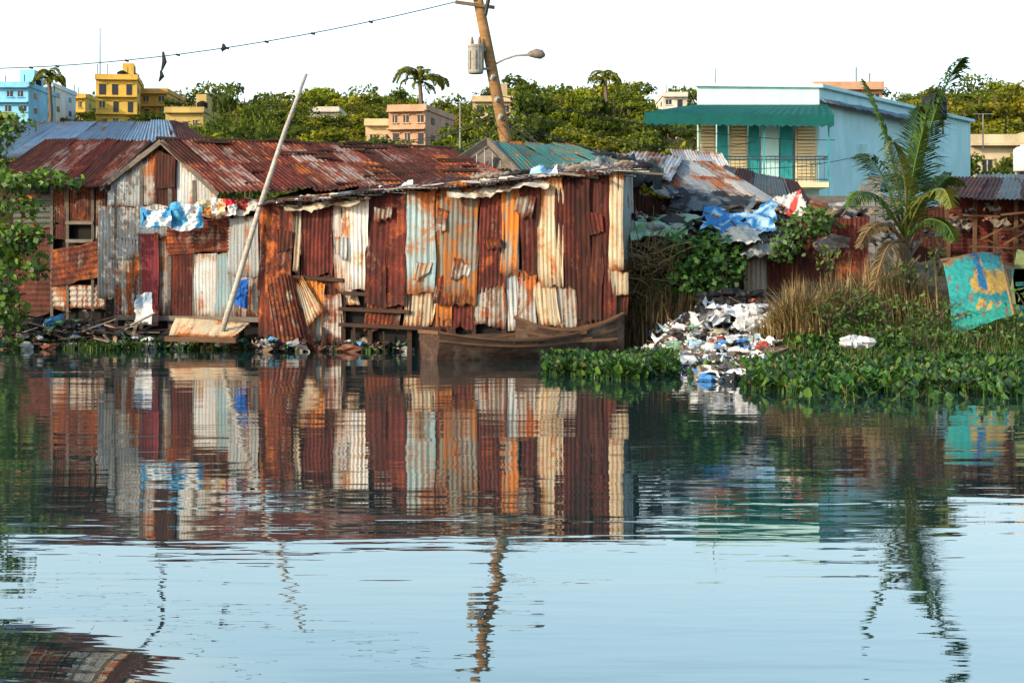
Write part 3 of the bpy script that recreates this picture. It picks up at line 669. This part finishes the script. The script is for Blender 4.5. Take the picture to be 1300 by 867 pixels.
wire(P(626,120,D),P(1060,178,60),.3); wire(P(630,138,D),P(860,196,55),.5); wire(P(628,130,D),P(960,180,60),.6); wire(P(632,150,D),P(830,200,50),.6)
wire(P(632,146,D),P(760,196,40),.3); wire(P(634,155,D),P(720,190,39),.2); wire(P(630,142,D),P(480,178,45),.25); wire(P(632,150,D),P(400,185,44),.3)
wire(P(634,156,D),P(1100,196,62),.8); wire(P(626,118,D),P(700,196,39),.1); wire(P(634,160,D),P(560,196,39),.1)
for px,y0,y1 in((207,66,92),(204,90,104),(283,56,64),(284,57,66)):
    q=P(px,y0,47.5); mb.tube([q,q+Vector((.04,0,-(y1-y0)/46*.5)),q+Vector((-.05,0,-(y1-y0)/46))],[.03,.07,.02],6)
for k in range(9): 
    t_=.06+k*.1+random.uniform(-.03,.03); q=P(-60,88,50).lerp(P(582,2,D-.15),t_)-Vector((0,0,4*.42*t_*(1-t_))); mb.tube([q+Vector((-.05,0,.0)),q+Vector((.05,0,-.03))],[.03,.03],5)
mb.obj('power_lines',[M_wire],None)
mb=MB(); a=P(127,36,160); mb.tube([(a.x,a.y,8),a],[.12,.05],6)
mb.obj('radio_mast',[M_metal],None)
mb=MB()
for px,y0,y1,d in((908,88,110,62),(1248,145,190,70),(584,130,190,60)):
    q=P(px,y1,d); e=P(px,y0,d); mb.tube([q,e],[.03,.02],6); 
    mb.beam(e-Vector((.4,0,0)),e+Vector((.4,0,0)),.02,.02)
mb.obj('television_antennas',[M_metal],None)

# ------------------------------------------------------------ vegetation
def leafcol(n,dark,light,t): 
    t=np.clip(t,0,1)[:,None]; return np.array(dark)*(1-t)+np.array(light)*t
def tree_mesh(seed,H=10,R=4.2,nb=22,per=165,ls=.25,dark=(0.018,0.045,0.008),light=(0.16,0.19,0.02)):
    global rng; rng=np.random.default_rng(seed); r=random.Random(seed); mb=MB()
    mb.tube([(0,0,0),(.15,0,H*.25),(.0,.1,H*.5),(.1,0,H*.75)],[.35,.27,.2,.08],7,(.09,.06,.04),1)
    for k in range(nb):
        a=r.uniform(0,6.28); rr=R*math.sqrt(r.random())*1.0; z=H*(.22+.68*r.random()*(1-(rr/R)**2*.5)); c=Vector((rr*math.cos(a),rr*math.sin(a),z)); br=r.uniform(.55,1.45)*R/4.2
        mb.tube([(0,0,H*.2+r.random()*H*.25),Vector((0,0,H*.35)).lerp(c,.5),c],[.13,.08,.03],5,(.09,.06,.04),1)
        d=rng.normal(size=(per,3)); d/=np.linalg.norm(d,axis=1)[:,None]; rad=br*rng.uniform(.35,1.25,per)**.6
        C=np.array(c)+d*rad[:,None]*np.array([1.25,1.25,.65])+rng.normal(size=(per,3))*.14; bt=r.uniform(-.3,.3)
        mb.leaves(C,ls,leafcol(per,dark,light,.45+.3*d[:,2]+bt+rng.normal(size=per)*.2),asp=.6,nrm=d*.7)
    return mb
bark=flat('bark',(0.12,0.08,0.05),.9)
def mesh_of(mb,name,mats):
    o=mb.obj(name,mats); m=o.data; bpy.data.objects.remove(o); return m
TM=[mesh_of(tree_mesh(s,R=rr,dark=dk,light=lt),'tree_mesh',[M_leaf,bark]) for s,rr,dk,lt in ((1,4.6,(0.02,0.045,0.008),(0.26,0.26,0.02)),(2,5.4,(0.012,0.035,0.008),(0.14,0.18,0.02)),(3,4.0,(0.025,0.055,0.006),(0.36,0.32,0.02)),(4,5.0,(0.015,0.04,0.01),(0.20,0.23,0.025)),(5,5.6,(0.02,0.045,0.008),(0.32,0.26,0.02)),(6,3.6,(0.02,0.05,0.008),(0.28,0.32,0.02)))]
DT=empty('distant_trees')
prof=[(-200,112),(0,118),(50,122),(100,118),(140,118),(240,104),(300,104),(350,110),(390,102),(430,94),(470,106),(520,110),(570,118),(600,124),(640,92),(670,90),(700,106),(740,94),(790,92),(825,112),(850,106),(905,100),(960,102),(1000,106),(1100,112),(1200,106),(1240,92),(1270,88),(1310,96),(1500,104)]
pf=lambda x: float(np.interp(x,[p[0] for p in prof],[p[1] for p in prof]))
hb=[(-30,66,136,150),(70,108,142,185),(113,164,152,160),(163,212,150,166),(210,258,156,150),(394,430,150,170),(508,556,168,125),(464,500,172,128),(600,652,148,150),(842,896,142,170),(1035,1120,160,110)]
def put(px,ytop,D,wf=1.0):
    for a,b,yb,dh in hb:
        if a-10<px<b+10 and D<dh: ytop=max(ytop,yb-4)
    for a,b,yb,dh in hb:
        if abs(D-dh-4)<7 and a-12<px<b+12: return
    x=X(px,D); g=hz(x,D); zt=P(0,ytop,D).z
    if zt-g<2: return
    s=(zt-g)/9.6; o=link(bpy.data.objects.new('tree',random.choice(TM)),DT); o.location=(x,D,g-.2); w=min(max(s,.7)*wf,1.15)*random.uniform(.8,1.2); o.scale=(w*random.uniform(.9,1.2),w,s); o.rotation_euler=(0,0,random.uniform(0,6.28))
for px in range(-230,1540,17):
    put(px+random.uniform(-7,7),pf(px)+random.choice((-3,0,2,5,9)),random.uniform(190,225))
for px in range(-230,1540,20):
    put(px+random.uniform(-9,9),pf(px)+random.uniform(8,30),random.uniform(140,185))
for px in range(-230,1540,22):
    put(px+random.uniform(-9,9),random.uniform(140,168),random.uniform(95,128),.85)
for px in range(-230,1540,34):
    put(px+random.uniform(-12,12),random.uniform(166,186),random.uniform(72,88),.65)
for px,yt in ((1244,100),(1262,94),(1282,98),(1304,104),(1226,118),(650,100),(668,96),(745,100),(780,98),(300,112),(432,104)): put(px,yt,random.uniform(112,135),.8)

def frond(mb,pts,ll,n=46,col=(0.10,0.17,0.02),w=.035,droop=.5,rr=.03):
    pts=[Vector(p) for p in pts]; m=len(pts)
    def ev(t):
        f=t*(m-1); i=min(int(f),m-2); u=f-i
        p0=pts[max(i-1,0)];p1=pts[i];p2=pts[i+1];p3=pts[min(i+2,m-1)]
        return .5*((2*p1)+(p2-p0)*u+(2*p0-5*p1+4*p2-p3)*u*u+(3*p1-p0-3*p2+p3)*u**3)
    S=[ev(i/20) for i in range(21)]; mb.tube(S,[rr*(1-.8*i/20) for i in range(21)],5,(col[0]*1.4,col[1]*1.2,col[2]*1.5))
    for i in range(n):
        t=.12+.88*i/n; p=ev(t); d=(ev(min(1,t+.02))-ev(t-.02)).normalized(); sd=d.cross(Vector((0,-.4,1))).normalized()
        if sd.length<.1: sd=Vector((1,0,0))
        for sg in(-1,1):
            L=ll*(math.sin(math.pi*min(1,t*.8+.18))**.7)*random.uniform(.75,1.1)
            dd=(sd*sg*.8+d*.65+Vector((random.uniform(-.15,.15),random.uniform(-.3,.3),-.15))).normalized()
            q1=p+dd*L*.5; q2=q1+(dd+Vector((0,0,-droop*2*random.random()))).normalized()*L*.5
            nrm=dd.cross(Vector((0,0,1))).normalized()*w+Vector((0,0,w*.5)); k=random.uniform(.6,1.35); cl=tuple(c*k for c in col)
            mb.add([p-nrm*.5,p+nrm*.5,q1+nrm,q1-nrm,q2],[(0,1,2,3),(3,2,4)],cl)
def dpalm(px,ytop,D,name='palm_tree',s=.62):
    x=X(px,D); g=hz(x,D); zt=P(0,ytop,D).z-1.2*s; mb=MB()
    mb.tube([(x,D,g),(x+.2,D,(g+zt)/2),(x,D,zt)],[.25,.2,.16],7,(.2,.15,.1))
    for k in range(22):
        a=k*2.4; el=random.uniform(-.5,1.2); L=random.uniform(2.3,3.3)*s; h=Vector((math.cos(a),math.sin(a),0))
        c=Vector((x,D,zt)); frond(mb,[c,c+h*L*.4*math.cos(el)+Vector((0,0,L*.4*math.sin(el)+.2)),c+h*L*.8*math.cos(el*.6)+Vector((0,0,L*.5*math.sin(el))),c+h*L*.95+Vector((0,0,L*.35*math.sin(el)-.8*s))],.75*s,22,(0.16,0.17,0.02),.07,.8)
    mb.obj(name,[M_leaf],None)
dpalm(533,88,140,s=.8); dpalm(62,90,150,s=.55); dpalm(768,92,150,s=.55)

mb=MB(); c=P(1150,300,31); b0=P(1146,405,31)
mb.tube([b0-Vector((0,0,.2)),b0.lerp(c,.5)+Vector((-.03,0,0)),c],[.2,.15,.10],10,(.10,.07,.04))
for k in range(14):
    a=k*2.4; h=Vector((math.cos(a),math.sin(a),0)); q=b0.lerp(c,.25+.05*k); mb.beam(q,q+h*.3+Vector((0,0,.4)),.06,.03,(.18,.12,.06))
GR=(0.06,0.12,0.016);YG=(0.16,0.18,0.03);DG=(0.025,0.06,0.012);BR=(0.22,.15,.06)
fr=[([(1150,300,31),(1165,225,30.9),(1185,150,30.7),(1206,98,30.3),(1222,74,29.9)],.62,GR,100),
    ([(1148,300,31),(1140,235,30.9),(1124,170,30.7),(1110,130,30.5),(1096,102,30.3)],.40,GR,80),
    ([(1150,300,31),(1152,230,31.2),(1158,170,31.4),(1168,135,31.7)],.45,DG,80),
    ([(1150,300,31),(1158,230,30.6),(1172,165,30.3),(1186,120,30.0)],.5,GR,80),
    ([(1152,300,31),(1180,250,31.2),(1205,225,31.5),(1222,235,31.8)],.45,GR,60),
    ([(1150,300,31),(1170,255,30.4),(1196,240,29.8),(1208,262,29.4)],.45,YG,60),
    ([(1148,300,31),(1120,255,30.6),(1095,245,30.2),(1078,262,29.9)],.45,GR,60),
    ([(1148,300,31),(1128,240,31.3),(1108,205,31.6),(1090,196,31.9)],.5,DG,60),
    ([(1150,305,31),(1175,280,30.5),(1200,285,30.2),(1212,305,30.0)],.4,GR,50),
    ([(1148,305,31),(1125,285,30.5),(1105,290,30.2),(1090,315,30.0)],.35,BR,50),
    ([(1148,305,31),(1130,310,30.5),(1118,335,30.2),(1108,372,30.0)],.35,BR,50),
    ([(1150,300,31),(1150,240,30.4),(1142,200,29.9),(1134,180,29.4)],.45,YG,60)]
for pts,ll,col,nn_ in fr: frond(mb,[P(*q) for q in pts],ll,nn_,col,.020,.55)
mb.obj('coconut_palm',[M_leafn],None)

def bush(name,blobs,ls,n,dark,light,asp=.7):
    mb=MB()
    for (c,r) in blobs:
        c=np.array(c); r=np.array(r); k=int(n*(r[0]*r[2])); d=rng.normal(size=(k,3)); d/=np.linalg.norm(d,axis=1)[:,None]
        C=c+d*r*(rng.uniform(.3,1.1,k)**.5)[:,None]; C[:,2]=np.maximum(C[:,2],.03)
        C+=rng.normal(size=C.shape)*.05
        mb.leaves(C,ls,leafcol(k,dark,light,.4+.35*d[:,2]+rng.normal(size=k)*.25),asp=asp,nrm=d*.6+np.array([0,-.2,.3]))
    for (c,r) in blobs:
        for _ in range(3): mb.tube([(c[0],c[1],max(0,c[2]-r[2])),(c[0]+random.uniform(-.3,.3)*r[0],c[1],c[2]),(c[0]+random.uniform(-.8,.8)*r[0],c[1],c[2]+r[2]*.7)],[.03,.02,.01],5,(.08,.06,.04))
    return mb.obj(name,[M_leafn],None)
def bl(px,py,D,rx,rz,ry=.5): return (tuple(P(px,py,D)),(rx/F*D,ry,rz/F*D))
bush('ivy_bush',[bl(880,335,33,38,40,.6),bl(905,310,33.2,32,16,.5),bl(862,314,33.2,28,14),bl(915,350,32.8,26,34),bl(870,362,32.6,34,24),bl(935,335,33.2,12,20),bl(850,312,33.5,20,10)],.065,1500,(0.010,0.04,0.008),(0.07,0.18,0.022))
bush('vine',[bl(1020,290,33,34,16,.3),bl(1000,310,33,22,14,.3),bl(1045,285,33.1,18,14,.3),bl(990,325,33,18,8,.3),bl(1030,270,33.4,14,8,.3)],.06,1700,(0.015,0.05,0.008),(0.09,0.20,0.03))
bush('leafy_shrub',[bl(8,232,33.5,48,15),bl(50,228,33.6,42,12),bl(88,232,33.6,20,8),bl(20,158,34,24,13),bl(8,175,34,14,10),bl(-20,200,34,30,50),bl(15,305,33.6,32,26),bl(34,300,33.6,28,18),bl(8,350,33.5,22,44),bl(8,395,33.4,30,24),bl(-30,320,34,40,80),bl(48,335,33.6,12,22),bl(30,262,33.8,30,14)],.075,1150,(0.015,0.05,0.008),(0.15,0.28,0.025))
bush('garden_shrub',[bl(1150,345,30.5,26,20),bl(1075,385,30,50,24,.9),bl(1130,398,29.5,60,24,1),bl(1190,398,29.5,40,20,.8),bl(1050,405,29,40,22),bl(1240,428,28.8,60,14,.8),bl(1100,425,28.5,80,16,.9),bl(1180,430,28.2,60,14,.8)],.05,1100,(0.015,0.045,0.008),(0.10,0.19,0.025),.4)
bush('bank_vine',[bl(1055,330,31,18,22,.4),bl(1190,325,32,10,26,.3),bl(1310,400,29,24,40,.6)],.05,1200,(0.02,0.05,0.01),(0.14,0.20,0.03),.5)

def blades(name,n,pos,hgt,w,cols,lean=.35,mat=None):
    mb=MB(); V=[];Fq=[];Cl=[]
    for i in range(n):
        p=pos(); 
        if p is None: continue
        h=hgt(p)*random.uniform(.5,1.2); a=random.uniform(0,6.28); l=random.uniform(0,lean)*h; d=Vector((math.cos(a),math.sin(a),0)); s=Vector((-d.y,d.x,0))*w*random.uniform(.6,1.3)
        if abs(s.x)<w*.4: s.x=w*.5
        c=random.choice(cols); k=random.uniform(.6,1.3); c=tuple(x*k for x in c); b=len(V)
        V+= [p-s,p+s,p+d*l*.35+Vector((0,0,h*.55))+s*.8,p+d*l*.35+Vector((0,0,h*.55))-s*.8,p+d*l+Vector((0,0,h*(1-l/h*.4)))]; Fq+=[(b,b+1,b+2,b+3),(b+3,b+2,b+4)]; Cl+=[c]*5
    mb.add(V,Fq,Cl); return mb.obj(name,[mat or M_leafn],None)
def gpos(x0,x1,y0,y1,pat=None):
    def f():
        y=random.uniform(y0,y1); px=random.uniform(x0,x1); x=X(px,y)
        if pat is not None and noise.noise((x*1.3,y*1.3,pat))<-.05: return None
        return Vector((x,y,max(0,hz(x,y)-.03)))
    return f
DRY=[(0.30,0.21,0.09),(0.22,0.14,0.055),(0.36,0.27,0.13),(0.13,0.08,0.035)]
GRN=[(0.05,0.11,0.015),(0.07,0.14,0.02),(0.11,0.16,0.03),(0.03,0.08,0.012)]
def gp2(cx,D,r):
    def f():
        y=D+random.gauss(0,r*.5); x=X(cx,D)+random.gauss(0,r); return Vector((x,y,max(0,hz(x,y)-.05)))
    return f
blades('dry_grass',2200,gp2(1000,29.2,.32),lambda p:1.0*math.exp(-((p.x-X(1015,29.2))/.55)**2)+.12,.010,DRY,1.0)
blades('dry_grass',500,gp2(1062,30.2,.18),lambda p:1.1,.010,DRY,.7)
blades('dry_grass',900,gp2(1135,30.8,.35),lambda p:1.3,.010,DRY,.6)
blades('dry_grass',1000,gp2(830,32.4,.4),lambda p:1.0,.014,[(0.14,.09,.04),(0.2,.13,.06),(.1,.06,.03)],.7)
blades('tall_grass',5000,gpos(1000,1330,27.2,30.5,3.3),lambda p:.34+.35*max(0,noise.noise((p.x*1.1,p.y,2))),.010,GRN+[(0.2,.16,.05)],.9)
blades('tall_grass',2500,gpos(1180,1420,27,33,7.7),lambda p:.4,.012,GRN,.8)
blades('bank_grass',2000,gpos(-40,340,33.6,34.8,1.7),lambda p:.22,.010,GRN,.8)
blades('bank_grass',700,gpos(330,560,32.6,33.2,2.7),lambda p:.16,.010,GRN,.8)
mb=MB()
for i in range(560):
    p=P(random.gauss(828,16),random.uniform(312,400),random.uniform(32.4,33.4)); d=Vector((random.gauss(0,.3),random.gauss(0,.2),random.gauss(.05,.22))); mb.tube([p,p+d*.5+Vector((0,0,.04)),p+d],[.010,.008,.004],4,random.choice(DRY[:2]+[(.1,.06,.03)]))
mb.obj('twig_pile',[M_leafn],None)

def hyac(name,n,pos):
    mb=MB(); V=[];Fq=[];Cl=[]
    for i in range(n):
        p=pos()
        if p is None: continue
        h=random.uniform(.03,.20)*(1+.7*noise.noise((p.x*1.5,p.y*1.5,1))); a=random.uniform(0,6.28); tilt=random.uniform(.2,1.4); r=random.uniform(.032,.068)
        d=Vector((math.cos(a),math.sin(a),0)); s=Vector((-d.y,d.x,0)); u=d*math.cos(tilt)+Vector((0,0,math.sin(tilt)))
        c=p+Vector((0,0,h))+d*.04; k=random.uniform(.3,1.15)*(1+.5*noise.noise((p.x*.8,p.y*.8,4))); base=random.choice(((0.03,0.10,0.014),(0.045,0.14,0.02),(0.09,0.18,0.025),(0.015,0.06,0.010)))
        if random.random()<.04: base=(.22,.17,.05)
        cl=tuple(x*k for x in base); b=len(V); nn=s.cross(u)
        V+=[c-u*r,c-u*r*.3+s*r*.9+nn*.02,c+u*r*.6+s*r*.75+nn*.02,c+u*r*1.1,c+u*r*.6-s*r*.75+nn*.02,c-u*r*.3-s*r*.9+nn*.02,p-s*.008,p+s*.008]; 
        Fq+=[(b,b+1,b+2,b+3),(b,b+3,b+4,b+5),(b+6,b+7,b)]; Cl+=[cl]*8
    mb.add(V,Fq,Cl); return mb.obj(name,[M_leafn],None)
def hy1():
    y=random.uniform(19.5,28.8); x=random.uniform(2.4,12.0); lo=X(945,y)+.5*noise.noise((y*.8,1,1))+ (0.7 if y>26.5 else 0)+max(0,22.5-y)*.25; f=21.2+1.2*noise.noise((x*.6,2.3,0))+.7*noise.noise((x*2.1,5.3,0))
    if x<lo or (y<f and random.random()>.05): return None
    if noise.noise((x*.9,y*.9,5))<-.36: return None
    return Vector((x,y,max(0,hz(x,y)-.02)))
hyac('water_hyacinth',40000,hy1)
def hy2():
    y=random.uniform(23.5,29.2); px=random.uniform(690,930)
    x=X(px,y); l=X(690+ (60 if y<25.5 else 0)*(25.5-y)/2,y)+.25*noise.noise((y*2,3,3)); 
    if x<l or y<24.6+1.6*noise.noise((x*.9,4.1,0)) : return None
    if px>860 and y>25.2 : return None
    if noise.noise((x*1.1,y*1.1,9))<-.16: return None
    return Vector((x,y,0))
hyac('water_hyacinth',7500,hy2)
def hy3():
    px=random.uniform(-60,330); y=random.uniform(33.2,34.4)
    if noise.noise((px*.02,y,2))<.02: return None
    return Vector((X(px,y),y,0))
hyac('water_hyacinth',900,hy3)

# ------------------------------------------------------------ rubbish
def lump(mb,c,s,col):
    sd=random.uniform(0,99); n1,n2=9,6; V=[];Fq=[]
    for j in range(n2+1):
        ph=math.pi*j/n2
        for i in range(n1):
            th=2*math.pi*i/n1; d=Vector((math.sin(ph)*math.cos(th),math.sin(ph)*math.sin(th),math.cos(ph)))
            k=1+.9*noise.noise((d.x*2.1+sd,d.y*2.1,d.z*2.1)); V.append(Vector(c)+Vector((d.x*s[0],d.y*s[1],d.z*s[2]))*k)
    for j in range(n2):
        for i in range(n1): Fq.append((j*n1+i,j*n1+(i+1)%n1,(j+1)*n1+(i+1)%n1,(j+1)*n1+i))
    mb.add(V,Fq,col)
def rag(mb,c,s,col):
    sd=random.uniform(0,99); n=5; V=[]; R=Matrix.Rotation(random.uniform(0,6),3,'Z')@Matrix.Rotation(random.uniform(-.7,.7),3,'X')
    for j in range(n+1):
        for i in range(n+1):
            u=i/n-.5;v=j/n-.5; V.append(Vector(c)+R@Vector((u*s*2.4+s*.5*noise.noise((v*3,sd,0)),v*s*1.7+s*.5*noise.noise((u*3,sd,4)),s*.9*noise.noise((u*3+sd,v*3,0)))))
    mb.add(V,[(j*(n+1)+i,j*(n+1)+i+1,(j+1)*(n+1)+i+1,(j+1)*(n+1)+i) for j in range(n) for i in range(n)],col)
TC=[(.72,.72,.70)]*12+[(.50,.52,.54)]*4+[(.02,.02,.02)]*9+[(.10,.09,.09)]*4+[(.05,.2,.5),(.35,.5,.6),(.4,.34,.24),(.12,.3,.2),(.2,.16,.12),(.16,.12,.08),(.35,.07,.05)]
def junk(mb,p,sc_=1.0,cols=TC):
    c=random.choice(cols); r=random.random(); s=random.uniform(.03,.12)*sc_*(1.8 if random.random()<.12 else 1)
    if r<.35: lump(mb,p,(s*random.uniform(.8,1.6),s,s*random.uniform(.35,.8)),c)
    elif r<.82: rag(mb,p,s*1.1,c)
    elif r<.92:
        d=Vector((random.uniform(-1,1),random.uniform(-1,1),random.uniform(-.2,.4))).normalized()*.08; mb.tube([p-d,p+d*.6,p+d*.8,p+d*1.2],[.03,.03,.013,.013],7,c)
    else: mb.beam(p,p+Vector((random.uniform(-.4,.4),random.uniform(-.2,.2),random.uniform(-.1,.2))),.03,.02,(.16,.10,.06))
mb=MB()
def pile(x,y):
    return .42*math.exp(-((x-X(925,31))/1.2)**2-((y-31.6)/1.7)**2)+.10*noise.noise((x*1.6,y*1.6,6))
N=50; V=[]
for j in range(N+1):
    for i in range(N+1):
        x=1.4+4.0*i/N; y=23.6+9.6*j/N; V.append((x,y,(max(hz(x,y)-.03,-.15)+pile(x,y)+.05*noise.noise((x*3,y*3,1))-.04) if y>26.2 else -.3))
mb.add(V,[(j*(N+1)+i,j*(N+1)+i+1,(j+1)*(N+1)+i+1,(j+1)*(N+1)+i) for j in range(N) for i in range(N)],(.04,.03,.025))
for i in range(2600):
    y=random.uniform(23.8,32.8); t=(y-23.8)/9.0; pc=928-14*t; px=random.gauss(pc-20*(t>.4),13+46*t)
    if px<780+ (1-t)*120 or px>992: continue
    x=X(px,y)
    if noise.noise((x*1.8,y*1.4,8.8))<-.28: continue
    z=max(hz(x,y),0)+max(0,pile(x,y)); 
    cols=TC if not(t>.66 and px>885) else TC+[(.02,.02,.02)]*30
    junk(mb,Vector((x,y,z+.03)),1.0,cols)
for i in range(30): lump(mb,P(random.uniform(892,972),random.uniform(372,396),31.9),(.20,.2,.10),(.013,.013,.014))
for i in range(16): lump(mb,P(random.uniform(940,985),random.uniform(394,416),29.6),(.15,.1,.10),(.62,.63,.64))
for i in range(10): rag(mb,P(random.uniform(880,930),random.uniform(392,420),30.3),.28,random.choice([(.7,.7,.7),(.55,.58,.62),(.02,.02,.02)]))
mb.obj('rubbish_heap',[M_attr],None)
mb=MB()
LC=[(.5,.5,.48),(.3,.3,.3),(.08,.05,.04),(.15,.1,.06),(.1,.3,.5),(.3,.2,.12),(.02,.02,.02),(.02,.02,.02),(.2,.08,.05),(.08,.2,.1)]
for i in range(800):
    px=random.uniform(-40,345) if i<660 else random.uniform(330,560); y=random.uniform(33.7,35.2) if px<330 else random.uniform(32.7,33.3); x=X(px,y); h=.40*math.exp(-((px-70)/65)**2)
    junk(mb,Vector((x,y,max(.02,hz(x,y))+random.random()*(.15+h))),1.2,LC)
for i in range(90):
    px=random.uniform(0,200); y=random.uniform(33.7,35); p=Vector((X(px,y),y,random.uniform(.05,.5))); mb.beam(p,p+Vector((random.uniform(-1.2,1.2),random.uniform(-.3,.3),random.uniform(-.15,.35))),random.uniform(.03,.14),.025,random.choice([(.2,.16,.12),(.1,.06,.04),(.3,.25,.2),(.05,.03,.03)]))
for i in range(5): lump(mb,P(1088+random.uniform(-14,14),434,26.0),(.13,.10,.08),(.6,.62,.62))
mb.obj('shoreline_debris',[M_attr],None)
mb=MB()
for i in range(150):
    px=random.uniform(800,1300); D=random.uniform(33.5,37); junk(mb,P(px,random.uniform(262,312),D),1.5,[(.2,.08,.05),(.2,.15,.1),(.05,.05,.05),(.35,.34,.32),(.03,.03,.03),(.25,.22,.2)])
mb.obj('roof_clutter',[M_attr],R1)

# ------------------------------------------------------------ light, sky, camera
sd=Vector((-0.76,-0.56,0.36)).normalized(); el_=math.asin(sd.z)
w=bpy.data.worlds.new('World'); sc.world=w; w.use_nodes=True; nt=w.node_tree
sky=nt.nodes.new('ShaderNodeTexSky'); sky.sky_type='NISHITA'; sky.sun_disc=False; sky.sun_elevation=el_; sky.sun_rotation=math.atan2(sd.x,sd.y); sky.dust_density=4.0
tc=nt.nodes.new('ShaderNodeTexCoord'); sp=nt.nodes.new('ShaderNodeSeparateXYZ'); nt.links.new(tc.outputs['Generated'],sp.inputs[0])
rp=nt.nodes.new('ShaderNodeValToRGB'); nt.links.new(sp.outputs[2],rp.inputs[0]); cr=rp.color_ramp
stops=[(0.0,(.62,.63,.61)),(.10,(.60,.72,.76)),(.22,(.54,.84,.98)),(.34,(.34,.52,.64)),(.6,(.15,.24,.34)),(1.0,(.07,.12,.20))]
cr.elements[0].position=0; cr.elements[1].position=1
for i,(p,c) in enumerate(stops):
    e=cr.elements[0] if i==0 else cr.elements[-1] if i==len(stops)-1 else cr.elements.new(p)
    e.color=(*c,1)
vm=nt.nodes.new('ShaderNodeVectorMath'); vm.operation='SCALE'; nt.links.new(rp.outputs[0],vm.inputs[0]); vm.inputs['Scale'].default_value=10.0
va=nt.nodes.new('ShaderNodeVectorMath'); va.operation='ADD'; nt.links.new(vm.outputs[0],va.inputs[0]); nt.links.new(sky.outputs[0],va.inputs[1])
nt.links.new(va.outputs[0],nt.nodes['Background'].inputs[0]); nt.nodes['Background'].inputs[1].default_value=0.15
sl=bpy.data.lights.new('sun','SUN'); sl.energy=4.4; sl.angle=math.radians(.5); sl.color=(1,.84,.62); so=link(bpy.data.objects.new('sun',sl)); so.rotation_euler=(-sd).to_track_quat('-Z','Y').to_euler()
cd=bpy.data.cameras.new('camera'); co=link(bpy.data.objects.new('camera',cd)); co.location=(0,0,CH); co.rotation_euler=(math.radians(90),0,0)
cd.sensor_width=36; cd.lens=36*F/1300; cd.shift_y=-86.5/1300; cd.clip_end=9000; cd.clip_start=.1
sc.camera=co
sc.view_settings.view_transform='Standard'; sc.view_settings.look='None'; sc.view_settings.exposure=0
